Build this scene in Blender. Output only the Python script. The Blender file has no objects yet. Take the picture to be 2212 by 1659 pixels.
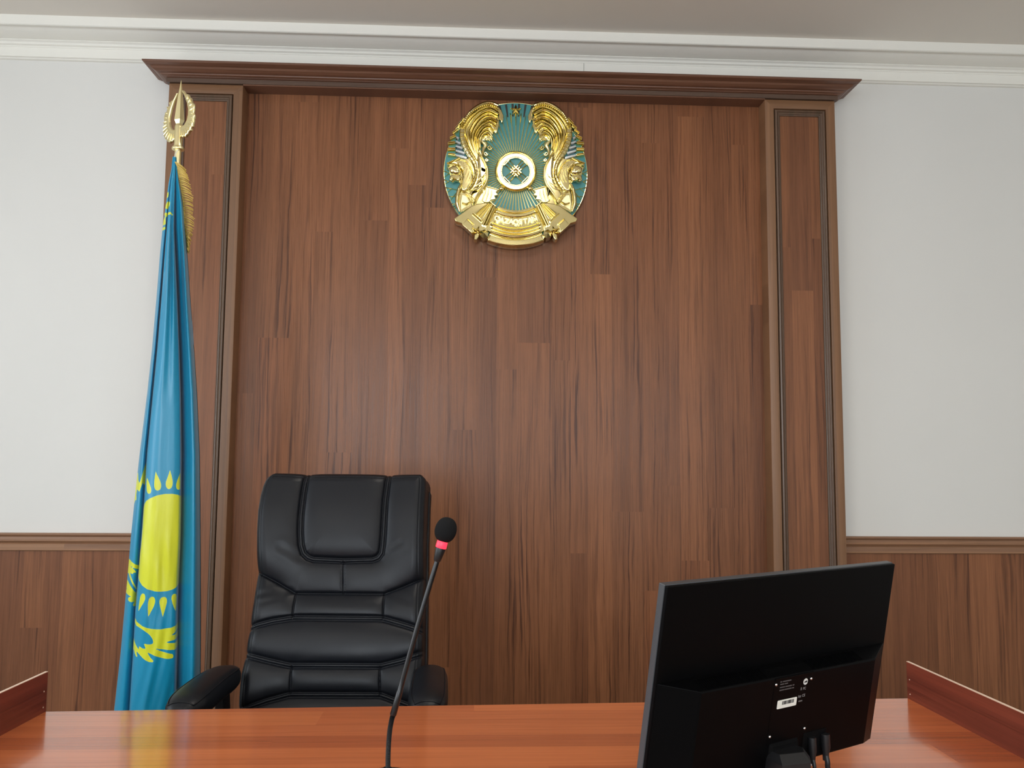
import bpy, math, random
import numpy as np
from math import sin, cos, pi, radians, sqrt, atan2, hypot, floor
from mathutils import Vector, Matrix
random.seed(7)
sc = bpy.context.scene
COL = sc.collection

# ------------------------------------------------------------------ camera
FPX, CX, CY = 1800.0, 1106.0, 829.5
p_, y_, r_ = radians(5.08), radians(2.47), radians(0.47)
CAM = Vector((0.0, -3.48, 1.30))
FWD = Vector((sin(y_) * cos(p_), cos(y_) * cos(p_), sin(p_)))
_rt = Vector((cos(y_), -sin(y_), 0)); _up = _rt.cross(FWD)
RT = _rt * cos(r_) + _up * sin(r_); UP = _up * cos(r_) - _rt * sin(r_)
cd = bpy.data.cameras.new('camera'); cam = bpy.data.objects.new('camera', cd); COL.objects.link(cam)
cd.sensor_fit = 'HORIZONTAL'; cd.sensor_width = 36.0; cd.lens = 36.0 * FPX / 2212.0
cd.clip_start = 0.02; cd.clip_end = 60
M3 = Matrix((RT, UP, -FWD)).transposed()
cam.matrix_world = Matrix.Translation(CAM) @ M3.to_4x4()
sc.camera = cam

# ------------------------------------------------------------------ world, exposure
sc.view_settings.view_transform = 'Standard'; sc.view_settings.look = 'None'
sc.view_settings.gamma = 1.0; sc.view_settings.use_curve_mapping = False
sc.view_settings.exposure = 0.22
try:
    sc.cycles.use_denoising = True
    sc.cycles.max_bounces = 8; sc.cycles.diffuse_bounces = 5; sc.cycles.glossy_bounces = 4
    sc.cycles.sample_clamp_indirect = 6.0
except Exception: pass
W = bpy.data.worlds.new('sky'); sc.world = W; W.use_nodes = True
W.node_tree.nodes['Background'].inputs[0].default_value = (0.75, 0.87, 1.0, 1)
W.node_tree.nodes['Background'].inputs[1].default_value = 1.0

# room box
X0, X1, Y0, Y1, ZC = -3.1, 3.7, -7.0, 0.0, 3.085
# daylight through the windows: (name, centre, size (w,h), direction it shines, watts)
WIN_L = [(-3.1, -2.1, 1.75, 1.5, 1.7), (-3.1, -4.6, 1.75, 1.5, 1.7)]      # x, y, z, width, height on the left wall
WIN_R = [(-1.2, -7.0, 1.75, 1.6, 1.7), (1.8, -7.0, 1.75, 1.6, 1.7)]       # on the wall behind
def area(name, loc, rot, sx, sy, watts, col):
    l = bpy.data.lights.new(name, 'AREA'); l.shape = 'RECTANGLE'; l.size = sx; l.size_y = sy
    l.energy = watts; l.color = col
    o = bpy.data.objects.new(name, l); o.location = loc; o.rotation_euler = rot; COL.objects.link(o); return o
for i, (x, y, z, w, h) in enumerate(WIN_L):
    area('window_daylight', (x + .03, y, z), (0, radians(-90), 0), h, w, 27, (0.86, 0.93, 1.0))
for i, (x, y, z, w, h) in enumerate(WIN_R):
    area('window_daylight', (x, y + .03, z), (radians(90), 0, 0), w, h, 74 if x < 0 else 34, (0.86, 0.93, 1.0))
LAMPS = [(.22, -1.75), (-1.6, -4.4), (.22, -4.4), (2.0, -4.4)]
LAMP_STRENGTH = 8.5

# ------------------------------------------------------------------ measuring helper: where a sight line meets a plane
def ray(px, py): return FWD + RT * ((px - CX) / FPX) - UP * ((py - CY) / FPX)
def at(px, py, Y):
    d = ray(px, py); return CAM + d * ((Y - CAM.y) / d.y)
def atz(px, py, Z):
    d = ray(px, py); return CAM + d * ((Z - CAM.z) / d.z)

# ------------------------------------------------------------------ mesh helpers
class MB:
    def __init__(s): s.v = []; s.f = []
    def add(s, vs, fs):
        b = len(s.v); s.v += [tuple(v) for v in vs]; s.f += [tuple(i + b for i in f) for f in fs]; return s
    def box(s, x0, x1, y0, y1, z0, z1, M=None):
        vs = [Vector((x, y, z)) for z in (z0, z1) for y in (y0, y1) for x in (x0, x1)]
        if M is not None: vs = [M @ v for v in vs]
        return s.add(vs, [(0, 2, 3, 1), (4, 5, 7, 6), (0, 1, 5, 4), (1, 3, 7, 5), (3, 2, 6, 7), (2, 0, 4, 6)])
    def loft(s, rings, closed=True, cap0=True, cap1=True):
        n = len(rings[0]); vs = [v for r in rings for v in r]; fs = []
        m = n if closed else n - 1
        for i in range(len(rings) - 1):
            for j in range(m):
                a = i * n + j; b = i * n + (j + 1) % n
                fs.append((a, b, b + n, a + n))
        if cap0 and closed: fs.append(tuple(range(n - 1, -1, -1)))
        if cap1 and closed: fs.append(tuple((len(rings) - 1) * n + j for j in range(n)))
        return s.add(vs, fs)
    def tube(s, pts, rad, n=10, cap=True):
        pts = [Vector(p) for p in pts]
        if not hasattr(rad, '__len__'): rad = [rad] * len(pts)
        rings = []; up = None
        for i, p in enumerate(pts):
            t = (pts[min(i + 1, len(pts) - 1)] - pts[max(i - 1, 0)]).normalized()
            if up is None:
                up = t.orthogonal().normalized()
            else:
                up = (up - t * up.dot(t)).normalized()
            b = t.cross(up)
            rings.append([p + (up * cos(2 * pi * k / n) + b * sin(2 * pi * k / n)) * rad[i] for k in range(n)])
        return s.loft(rings, True, cap, cap)
    def lathe(s, prof, c=(0, 0, 0), n=32, M=None):
        rings = []
        for r, z in prof:
            ring = [Vector((r * cos(2 * pi * k / n), r * sin(2 * pi * k / n), z)) for k in range(n)]
            if M is not None: ring = [M @ v for v in ring]
            rings.append([v + Vector(c) for v in ring])
        return s.loft(rings)
    def build(s, name, mat, parent=None, smooth=None, bevel=None, segs=2):
        me = bpy.data.meshes.new(name); me.from_pydata(s.v, [], s.f); me.validate(); me.update()
        o = bpy.data.objects.new(name, me); COL.objects.link(o)
        if parent is not None:
            o.parent = parent; o.matrix_parent_inverse = Matrix.Translation(-parent_loc(parent))
        if mat is not None: me.materials.append(mat)
        if bevel:
            m = o.modifiers.new('bevel', 'BEVEL'); m.width = bevel; m.segments = segs; m.limit_method = 'ANGLE'
            m.angle_limit = radians(35)
        if smooth is not None:
            me.polygons.foreach_set('use_smooth', [True] * len(me.polygons))
            me.set_sharp_from_angle(angle=radians(smooth))
        return o
def parent_loc(o):
    return o.location.copy() if o.type == 'EMPTY' else Vector((0, 0, 0))
def tag(o, label=None, cat=None, group=None, kind=None):
    if label: o['label'] = label
    if cat: o['category'] = cat
    if group: o['group'] = group
    if kind: o['kind'] = kind
    return o
def empty(name, loc, label=None, cat=None, group=None, kind=None):
    o = bpy.data.objects.new(name, None); o.location = loc; o.empty_display_size = .1; COL.objects.link(o)
    return tag(o, label, cat, group, kind)
def catmull(pts, n=8):
    P = [Vector(p) for p in pts]; P = [2 * P[0] - P[1]] + P + [2 * P[-1] - P[-2]]; out = []
    for i in range(1, len(P) - 2):
        for k in range(n):
            t = k / n
            out.append(.5 * ((2 * P[i]) + (P[i + 1] - P[i - 1]) * t + (2 * P[i - 1] - 5 * P[i] + 4 * P[i + 1] - P[i + 2]) * t * t
                             + (3 * P[i] - P[i - 1] - 3 * P[i + 1] + P[i + 2]) * t ** 3))
    out.append(P[-2]); return out
def interp(tab, v):
    if v <= tab[0][0]: return tab[0][1]
    for (a, b), (c, d) in zip(tab, tab[1:]):
        if v <= c: return b + (d - b) * (v - a) / (c - a)
    return tab[-1][1]
def curve_solid(polys, thick, bevel, res=2):
    """filled 2-D outline(s) with rounded front edge -> (verts, faces) in local x,y,z, z from 0 to thick"""
    cu = bpy.data.curves.new('t', 'CURVE'); cu.dimensions = '2D'; cu.fill_mode = 'BOTH'
    for pl in polys:
        sp = cu.splines.new('POLY'); sp.points.add(len(pl) - 1)
        for q, (a, b) in zip(sp.points, pl): q.co = (a, b, 0, 1)
        sp.use_cyclic_u = True
    cu.extrude = max(thick / 2 - bevel, 1e-5); cu.bevel_depth = bevel; cu.bevel_resolution = res; cu.offset = -bevel
    return curve_mesh(cu, thick / 2)
def curve_mesh(cu, dz):
    o = bpy.data.objects.new('t', cu); COL.objects.link(o)
    dg = bpy.context.evaluated_depsgraph_get(); me = bpy.data.meshes.new_from_object(o.evaluated_get(dg))
    vs = [Vector((v.co.x, v.co.y, v.co.z + dz)) for v in me.vertices]; fs = [tuple(p.vertices) for p in me.polygons]
    bpy.data.objects.remove(o); bpy.data.curves.remove(cu); bpy.data.meshes.remove(me)
    return vs, fs
def text_mesh(s, size, thick, bevel=0.0, align='CENTER', bold=0.0):
    cu = bpy.data.curves.new('t', 'FONT'); cu.body = s; cu.size = size; cu.extrude = thick / 2
    cu.bevel_depth = bevel; cu.offset = bold; cu.align_x = align; cu.align_y = 'CENTER'; cu.resolution_u = 4
    return curve_mesh(cu, thick / 2)

# ------------------------------------------------------------------ materials
def srgb(r, g, b):
    f = lambda c: (c / 255 / 12.92) if c / 255 <= .04045 else ((c / 255 + .055) / 1.055) ** 2.4
    return (f(r), f(g), f(b), 1)
class NT:
    def __init__(s, name):
        s.m = bpy.data.materials.new(name); s.m.use_nodes = True; s.t = s.m.node_tree; s.b = s.t.nodes['Principled BSDF']
    def n(s, typ, ins=None, **kw):
        nd = s.t.nodes.new(typ)
        for k, v in kw.items(): setattr(nd, k, v)
        for k, v in (ins or {}).items():
            if isinstance(v, bpy.types.NodeSocket): s.t.links.new(v, nd.inputs[k])
            else: nd.inputs[k].default_value = v
        return nd
    def math(s, op, a, b=0.0, c=0.0, clamp=False):
        nd = s.n('ShaderNodeMath', {0: a, 1: b, 2: c}, operation=op); nd.use_clamp = clamp; return nd.outputs[0]
    def ramp(s, fac, stops, interp='LINEAR'):
        nd = s.n('ShaderNodeValToRGB', {0: fac}); cr = nd.color_ramp; cr.interpolation = interp
        while len(cr.elements) < len(stops): cr.elements.new(.5)
        for e, (p, c) in zip(cr.elements, stops):
            e.position = p; e.color = c if hasattr(c, '__len__') else (c, c, c, 1)
        return nd.outputs[0]
    def mix(s, typ, fac, a, b):
        nd = s.n('ShaderNodeMix', data_type='RGBA', blend_type=typ)
        for i, v in ((0, fac), (6, a), (7, b)):
            if isinstance(v, bpy.types.NodeSocket): s.t.links.new(v, nd.inputs[i])
            else: nd.inputs[i].default_value = v
        return nd.outputs[2]
    def set(s, **kw):
        for k, v in kw.items():
            k = k.replace('_', ' ')
            if isinstance(v, bpy.types.NodeSocket): s.t.links.new(v, s.b.inputs[k])
            else: s.b.inputs[k].default_value = v
        return s
    def bump(s, h, strength, dist):
        nd = s.n('ShaderNodeBump', {'Height': h, 'Strength': strength, 'Distance': dist}); s.t.links.new(nd.outputs[0], s.b.inputs['Normal'])
def plain(name, col, rough=.5, metal=0.0, spec=.5, coat=0.0, noise=0.0, nscale=40):
    N = NT(name); N.set(Roughness=rough, Metallic=metal)
    N.b.inputs['Specular IOR Level'].default_value = spec
    N.b.inputs['Coat Weight'].default_value = coat; N.b.inputs['Coat Roughness'].default_value = .08
    if noise:
        tc = N.n('ShaderNodeTexCoord'); nz = N.n('ShaderNodeTexNoise', {'Vector': tc.outputs['Object'], 'Scale': nscale, 'Detail': 4.0})
        f = N.math('MULTIPLY_ADD', nz.outputs['Fac'], noise * 2, 1 - noise)
        c = N.mix('MULTIPLY', 1.0, col, N.n('ShaderNodeCombineColor', {0: f, 1: f, 2: f}).outputs[0])
        N.set(Base_Color=c)
    else: N.set(Base_Color=col)
    return N.m
def wood(name, along, across, tones, stave=.1, length=1.6, dark=(.2, .1, .06, 1), grain=.5, rough=.4, seed=0.0, spec=.5, coat=0., joints=True):
    """laminate of glued staves. along / across: object axes (0 x, 1 y, 2 z)"""
    N = NT(name); tc = N.n('ShaderNodeTexCoord'); sep = N.n('ShaderNodeSeparateXYZ', {0: tc.outputs['Object']})
    ax = {0: sep.outputs[0], 1: sep.outputs[1], 2: sep.outputs[2]}
    L = N.math('ADD', ax[along], seed * 3.7); A = N.math('ADD', ax[across], seed)
    # slightly uneven stave widths
    wv = N.math('MULTIPLY', N.math('SINE', N.math('MULTIPLY', A, 17.3)), stave * .22)
    cell = N.math('DIVIDE', N.math('ADD', A, wv), stave); idx = N.math('FLOOR', cell)
    r1 = N.n('ShaderNodeTexWhiteNoise', {'W': N.math('ADD', idx, seed * 9.1 + .37)}, noise_dimensions='1D').outputs['Value']
    seg = N.math('FLOOR', N.math('DIVIDE', N.math('MULTIPLY_ADD', r1, length * 3.0, L), length))
    cv = N.n('ShaderNodeCombineXYZ', {0: idx, 1: seg, 2: seed})
    wn = N.n('ShaderNodeTexWhiteNoise', {'Vector': cv.outputs[0]}, noise_dimensions='3D')
    tone = wn.outputs['Value'] if joints else r1
    n = len(tones); base = N.ramp(tone, [(i / (n - 1), c) for i, c in enumerate(tones)])
    # grain, stretched along the stave, shifted per stave
    off = N.math('MULTIPLY', tone, 31.0)
    wob = N.n('ShaderNodeTexNoise', {'Vector': N.n('ShaderNodeCombineXYZ', {0: N.math('MULTIPLY', A, 9.0), 1: N.math('MULTIPLY', L, 1.3), 2: off}).outputs[0], 'Scale': 1.0, 'Detail': 4.0, 'Roughness': .55}).outputs['Fac']
    wsh = N.math('MULTIPLY_ADD', wob, .055, A)
    g = N.n('ShaderNodeCombineXYZ', {0: A, 1: N.math('MULTIPLY', L, .012), 2: off})
    g2 = N.n('ShaderNodeCombineXYZ', {0: wsh, 1: N.math('MULTIPLY', L, .014), 2: off})
    big = N.n('ShaderNodeTexNoise', {'Vector': g2.outputs[0], 'Scale': 95.0, 'Detail': 5.0, 'Roughness': .6}).outputs['Fac']
    fine = N.n('ShaderNodeTexNoise', {'Vector': g.outputs[0], 'Scale': 300.0, 'Detail': 4.0, 'Roughness': .75}).outputs['Fac']
    fine = N.ramp(fine, [(.32, 0.0), (.68, 1.0)])
    soft = N.n('ShaderNodeTexNoise', {'Vector': g2.outputs[0], 'Scale': 24.0, 'Detail': 3.0}).outputs['Fac']
    gate = N.n('ShaderNodeTexNoise', {'Vector': N.n('ShaderNodeCombineXYZ', {0: N.math('MULTIPLY', A, 14.0), 1: N.math('MULTIPLY', L, .9), 2: off}).outputs[0], 'Scale': 1.0, 'Detail': 2.0}).outputs['Fac']
    streak = N.ramp(big, [(.46, 0.0), (.55, .30), (.62, 1.0)])
    gate = N.math('MULTIPLY_ADD', N.ramp(gate, [(.42, 0.0), (.62, 1.0)]), .8, .2)
    blot = N.n('ShaderNodeTexNoise', {'Vector': N.n('ShaderNodeCombineXYZ', {0: N.math('MULTIPLY', A, 16.0), 1: N.math('MULTIPLY', L, 4.0), 2: off}).outputs[0], 'Scale': 1.0, 'Detail': 6.0, 'Roughness': .6}).outputs['Fac']
    fmul = N.math('MULTIPLY_ADD', fine, .50 * grain, 1 - .25 * grain)
    smul = N.math('MULTIPLY_ADD', soft, .60 * grain, 1 - .30 * grain)
    bmul = N.math('MULTIPLY_ADD', blot, .40 * grain, 1 - .20 * grain)
    mul = N.math('MULTIPLY', N.math('MULTIPLY', fmul, smul), bmul)
    c = N.mix('MULTIPLY', 1.0, base, N.n('ShaderNodeCombineColor', {0: mul, 1: mul, 2: mul}).outputs[0])
    c = N.mix('MIX', N.math('MULTIPLY', N.math('MULTIPLY', streak, grain * .95), gate), c, dark)
    N.set(Base_Color=c, Roughness=N.math('MULTIPLY_ADD', fine, .12, rough - .06))
    N.b.inputs['Specular IOR Level'].default_value = spec; N.b.inputs['Coat Weight'].default_value = coat
    N.b.inputs['Coat Roughness'].default_value = .09
    N.bump(N.math('ADD', fine, streak), .12, .0006)
    return N.m

PT = [srgb(124, 80, 54), srgb(134, 88, 60), srgb(128, 83, 56), srgb(142, 93, 63), srgb(120, 78, 54), srgb(136, 87, 58)]
PD = srgb(70, 42, 30)
m_panel = wood('walnut_laminate_upright', 2, 0, PT, .098, 1.9, PD, .85, .31, .3, spec=.26)
m_wains = wood('walnut_laminate_wainscot', 2, 0, PT, .085, 2.6, PD, .8, .40, 5.3, spec=.28)
m_inset = wood('walnut_laminate_inset', 2, 0, PT, .07, 2.8, PD, .75, .36, 2.1, spec=.30)
FT = [srgb(128, 93, 66), srgb(137, 99, 70), srgb(120, 87, 62)]
m_frame = wood('light_walnut_upright', 2, 0, FT, .035, 9, srgb(92, 62, 42), .45, .42, 1.7, spec=.45)
m_frame_h = wood('light_walnut_level', 0, 2, FT, .035, 9, srgb(92, 62, 42), .45, .42, 3.3, spec=.45)
MT = [srgb(104, 80, 64), srgb(94, 76, 60)]
m_mould = wood('dark_walnut_moulding', 2, 0, MT, .02, 9, srgb(60, 44, 34), .35, .34, 6.2, spec=.5)
m_corn = wood('walnut_cornice', 0, 2, [srgb(112, 76, 58), srgb(118, 82, 62), srgb(106, 74, 58)], .05, 9, srgb(66, 38, 28), .5, .36, 4.4, spec=.45)
m_frieze = wood('grey_walnut_frieze', 0, 2, [srgb(92, 72, 60), srgb(98, 76, 64)], .05, 9, srgb(60, 44, 36), .35, .34, 4.9, spec=.5)
m_rail = wood('walnut_rail', 0, 2, [srgb(146, 108, 80), srgb(156, 116, 86), srgb(138, 102, 78)], .02, 9, srgb(98, 68, 48), .5, .42, 8.4, spec=.4)
DT = [srgb(208, 116, 68), srgb(168, 88, 54), srgb(214, 124, 74), srgb(186, 100, 60), srgb(212, 120, 70)]
m_desk = wood('orange_cherry_laminate', 0, 1, DT, .085, 3.4, srgb(150, 80, 48), .42, .20, 11.2, spec=.5, coat=.6)
m_deskv = wood('red_cherry_board', 1, 2, [srgb(118, 56, 42), srgb(128, 62, 46), srgb(110, 52, 40)], .05, 9, srgb(74, 32, 24), .5, .38, 3.1)
m_edge = plain('cream_edge_banding', srgb(226, 196, 172), .35)
m_tip = plain('pale_paint', srgb(228, 226, 218), .7, noise=.02, nscale=25)

def paint(name, col):
    N = NT(name); tc = N.n('ShaderNodeTexCoord')
    a = N.n('ShaderNodeTexNoise', {'Vector': tc.outputs['Object'], 'Scale': 2.2, 'Detail': 3.0}).outputs['Fac']
    b = N.n('ShaderNodeTexNoise', {'Vector': tc.outputs['Object'], 'Scale': 60.0, 'Detail': 5.0}).outputs['Fac']
    f = N.math('MULTIPLY_ADD', a, .05, .975)
    N.set(Base_Color=N.mix('MULTIPLY', 1.0, col, N.n('ShaderNodeCombineColor', {0: f, 1: f, 2: f}).outputs[0]), Roughness=.78)
    N.b.inputs['Specular IOR Level'].default_value = .25
    N.bump(b, .08, .002); return N.m
m_wall = paint('white_wall_paint', srgb(226, 225, 221))
m_ceil = paint('ceiling_paint', srgb(233, 227, 218))
m_crown = paint('crown_plaster', srgb(242, 240, 232))
m_floor = wood('oak_floor', 0, 1, [srgb(128, 116, 100), srgb(136, 124, 106), srgb(120, 108, 94)], .18, 1.2, srgb(90, 62, 40), .5, .4, .7)
m_gold = plain('polished_gold', (0.90, 0.78, 0.38, 1), .10, 1.0)
m_goldb = plain('brushed_gold', (0.90, 0.79, 0.44, 1), .30, 1.0)
m_teal = plain('teal_enamel', srgb(80, 148, 150), .38, noise=.04)
m_silver = plain('silver_enamel', srgb(190, 200, 205), .2, 1.0)
m_fringe = plain('gold_braid', srgb(206, 176, 92), .5, .25, noise=.12, nscale=400)
m_cord = plain('white_cord', srgb(225, 222, 214), .7)
def leather():
    N = NT('black_leather'); tc = N.n('ShaderNodeTexCoord')
    v = N.n('ShaderNodeTexVoronoi', {'Vector': tc.outputs['Object'], 'Scale': 620.0}); nz = N.n('ShaderNodeTexNoise', {'Vector': tc.outputs['Object'], 'Scale': 14.0, 'Detail': 3.0})
    N.set(Base_Color=srgb(20, 22, 27), Roughness=N.math('MULTIPLY_ADD', nz.outputs['Fac'], .1, .34))
    N.b.inputs['Specular IOR Level'].default_value = .27
    N.bump(v.outputs['Distance'], .12, .0006); return N.m
m_leather = leather()
m_thread = plain('black_stitching', srgb(20, 20, 22), .6)
m_plastic = plain('black_plastic', srgb(22, 22, 24), .42, noise=.05, nscale=300)
m_monitor = plain('black_monitor_shell', srgb(5, 5, 6), .45, spec=.07, noise=.08, nscale=500)
m_bezel = plain('grey_bezel', srgb(62, 64, 68), .38, spec=.6)
m_hole = plain('dark_recess', srgb(7, 7, 8), .8, spec=.1)
m_screen = plain('screen_glass', srgb(10, 10, 12), .12)
m_chrome = plain('chrome', (.85, .85, .87, 1), .2, 1.0)
m_foam = plain('black_foam', srgb(24, 24, 25), .95, spec=.15, noise=.3, nscale=700)
m_print = plain('grey_print', srgb(150, 146, 146), .6)
m_printw = plain('white_print', srgb(225, 225, 222), .6)
m_paper = plain('white_sticker', srgb(236, 236, 228), .5)
m_ink = plain('black_ink', srgb(30, 30, 32), .6)
def emis(name, col, st, base=(0.8, 0.8, 0.8, 1)):
    N = NT(name); N.set(Base_Color=base, Roughness=.4); N.b.inputs['Emission Color'].default_value = col
    N.b.inputs['Emission Strength'].default_value = st; return N.m
m_red = emis('lit_red_ring', (1.0, .03, .06, 1), 1.6, srgb(230, 30, 50))
m_lamp = emis('lamp_diffuser', (1.0, .93, .82, 1), LAMP_STRENGTH)

# ------------------------------------------------------------------ the room
def struct(mb, name, mat, **k):
    o = mb.build(name, mat, **k); o['kind'] = 'structure'; return o
T = .15
struct(MB().box(X0 - T, X1 + T, Y0 - T, Y1 + T, -.1, 0), 'floor', m_floor)
struct(MB().box(X0 - T, X1 + T, Y0 - T, Y1 + T, ZC, ZC + .1), 'ceiling', m_ceil)
struct(MB().box(X0 - T, X1 + T, Y1, Y1 + T, 0, ZC), 'wall_back', m_wall)
struct(MB().box(X1, X1 + T, Y0, Y1, 0, ZC), 'wall_right', m_wall)
def wall_holes(name, fixed, horiz, a0, a1, wins):
    mb = MB()
    def seg(p, q, z0, z1):
        if horiz: mb.box(p, q, fixed - T, fixed, z0, z1)
        else: mb.box(fixed - T, fixed, p, q, z0, z1)
    cur = a0
    for c, zc, w, h in sorted(wins):
        seg(cur, c - w / 2, 0, ZC); seg(c - w / 2, c + w / 2, 0, zc - h / 2); seg(c - w / 2, c + w / 2, zc + h / 2, ZC); cur = c + w / 2
    seg(cur, a1, 0, ZC)
    return struct(mb, name, m_wall)
wall_holes('wall_left', X0, False, Y0, Y1, [(y, z, w, h) for x, y, z, w, h in WIN_L])
wall_holes('wall_front', Y0, True, X0 - T, X1 + T, [(x, z, w, h) for x, y, z, w, h in WIN_R])
m_white = plain('white_window_frame', srgb(235, 235, 232), .4)
Ng = NT('window_glass'); Ng.set(Base_Color=(1, 1, 1, 1), Roughness=.02); Ng.b.inputs['Transmission Weight'].default_value = 1.0
def window(i, horiz, x, y, z, w, h):
    mb = MB(); t = .05
    def bar(a0, a1, z0, z1):
        if horiz: mb.box(x + a0, x + a1, y - .1, y - .04, z + z0, z + z1)
        else: mb.box(x - .1, x - .04, y + a0, y + a1, z + z0, z + z1)
    bar(-w / 2, w / 2, -h / 2, -h / 2 + t); bar(-w / 2, w / 2, h / 2 - t, h / 2)
    for c in (-w / 2, -t / 2, w / 2 - t): bar(c, c + t, -h / 2 + t, h / 2 - t)
    o = struct(mb, 'window_%d' % i, m_white)
    g = MB()
    if horiz: g.box(x - w / 2 + .01, x + w / 2 - .01, y - .075, y - .07, z - h / 2 + .01, z + h / 2 - .01)
    else: g.box(x - .075, x - .07, y - w / 2 + .01, y + w / 2 - .01, z - h / 2 + .01, z + h / 2 - .01)
    g.build('pane', Ng.m, o)
k = 1
for q in WIN_L: window(k, False, *q); k += 1
for q in WIN_R: window(k, True, *q); k += 1
# ceiling lamps behind the viewpoint
for i, (x, y) in enumerate(LAMPS):
    o = empty('ceiling_lamp', (x, y, ZC), 'long white ceiling lamp panel set flush in the ceiling', 'ceiling lamp', 'ceiling lamp panels')
    fr = MB()
    for a, b, c, d in ((-.26, .26, -.42, -.40), (-.26, .26, .40, .42), (-.26, -.24, -.40, .40), (.24, .26, -.40, .40)):
        fr.box(x + a, x + b, y + c, y + d, ZC - .02, ZC)
    fr.build('lamp_frame', m_white, o)
    MB().box(x - .24, x + .24, y - .40, y + .40, ZC - .014, ZC - .002).build('diffuser', m_lamp, o)

# crown moulding along the back wall: (projection, height)
CR = [(0, 2.960), (.010, 2.962), (.014, 2.966), (.022, 2.968), (.022, 3.0075), (.024, 3.0085), (.0245, 3.0125), (.028, 3.0150), (.0335, 3.0165), (.0345, 3.0200), (.036, 3.0235),
      (.040, 3.0265), (.046, 3.0285), (.047, 3.0310), (.056, 3.0322), (.074, 3.0355), (.092, 3.0405), (.106, 3.0460), (.114, 3.0500), (.117, 3.0505), (.121, 3.0485), (.127, 3.0480), (.128, 3.0460), (.138, 3.0455), (.142, 3.0485), (.143, 3.060), (.145, 3.078), (.145, ZC), (0, ZC)]
def crown(p0, p1, inw, name):
    mb = MB(); p0 = Vector(p0); p1 = Vector(p1); inw = Vector(inw); d = (p1 - p0).normalized()
    rings = [[Vector((p0.x, p0.y, z)) + inw * pr + d * pr for pr, z in CR], [Vector((p1.x, p1.y, z)) + inw * pr - d * pr for pr, z in CR]]
    mb.loft(rings); return struct(mb, name, m_crown, smooth=28)
crown((X0, 0, 0), (X1, 0, 0), (0, -1, 0), 'trim_1')
crown((X0, 0, 0), (X0, Y0, 0), (1, 0, 0), 'trim_2')
crown((X1, 0, 0), (X1, Y0, 0), (-1, 0, 0), 'trim_3')
# hairline joint in the plaster band, a thin grey strip
MB().box(.4485, .4495, -.0235, -.020, 2.969, 3.007).build('trim_4', plain('joint_grey', srgb(120, 118, 112), .8))['kind'] = 'structure'

# wainscot with its rail, left and right of the panel
RZ = .985
def wains(x0, x1, name):
    o = MB().box(x0, x1, -.012, 0, .0, RZ - .065).build(name, m_wains); o['kind'] = 'structure'
    prof = [(0, RZ - .07), (.018, RZ - .07), (.021, RZ - .067), (.021, RZ - .043), (.017, RZ - .040), (.021, RZ - .035), (.027, RZ - .031), (.024, RZ - .027),
            (.022, RZ - .014), (.026, RZ - .011), (.030, RZ - .006), (.030, RZ - .001), (.027, RZ), (0, RZ)]
    mb = MB(); mb.loft([[Vector((x, -p, z)) for p, z in prof] for x in (x0, x1)])
    mb.build('chair_rail', m_rail, o, smooth=30)
    MB().box(x0, x1, -.02, 0, 0, .08).build('skirting', m_frame_h, o)
PXL0, PXL1, PXR0, PXR1 = -1.287, -.983, 1.217, 1.522
wains(X0, PXL0, 'trim_5'); wains(PXR1, X1, 'trim_6')

# ------------------------------------------------------------------ wooden wall panel (portal) with pilasters and cornice
PF = -.09; BK = -.015
portal = empty('wood_wall_panel', ((PXL0 + PXR1) / 2, 0, 0), 'tall walnut wall panel with framed pilasters and a projecting cornice, behind the desk', 'wall panel')
MB().box(PXL1 - .002, PXR0 + .002, BK, 0, 0, 2.84).build('back_panel', m_panel, portal)
def rect_loops(mb, x0, x1, z0, z1, prof):
    """mitred frame: prof = [(inset, y)]"""
    rings = []
    for ins, y in prof:
        rings.append([Vector((x0 + ins, y, z0 + ins)), Vector((x1 - ins, y, z0 + ins)), Vector((x1 - ins, y, z1 - ins)), Vector((x0 + ins, y, z1 - ins))])
    mb.loft(rings, True, False, False)
ZT = 2.8375; ZB = .10
def frame_parts(x0, x1, par):
    """upright and level members of the outer frame, mitred"""
    prof = [(0, -.001), (0, PF + .004), (.0015, PF + .001), (.004, PF), (.036, PF), (.039, PF + .0012), (.0402, PF + .004), (.0402, PF + .016)]
    lv = MB(); up = MB()
    for k in range(4):
        seg = MB()
        r = []
        for ins, y in prof:
            c = [Vector((x0 + ins, y, ZB + ins)), Vector((x1 - ins, y, ZB + ins)), Vector((x1 - ins, y, ZT - ins)), Vector((x0 + ins, y, ZT - ins))]
            r.append([c[k], c[(k + 1) % 4]])
        tgt = lv if k in (0, 2) else up
        tgt.loft(r, False)
    up.build('upright_stile', m_frame, par, smooth=40); lv.build('level_rail', m_frame_h, par, smooth=40)
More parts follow.
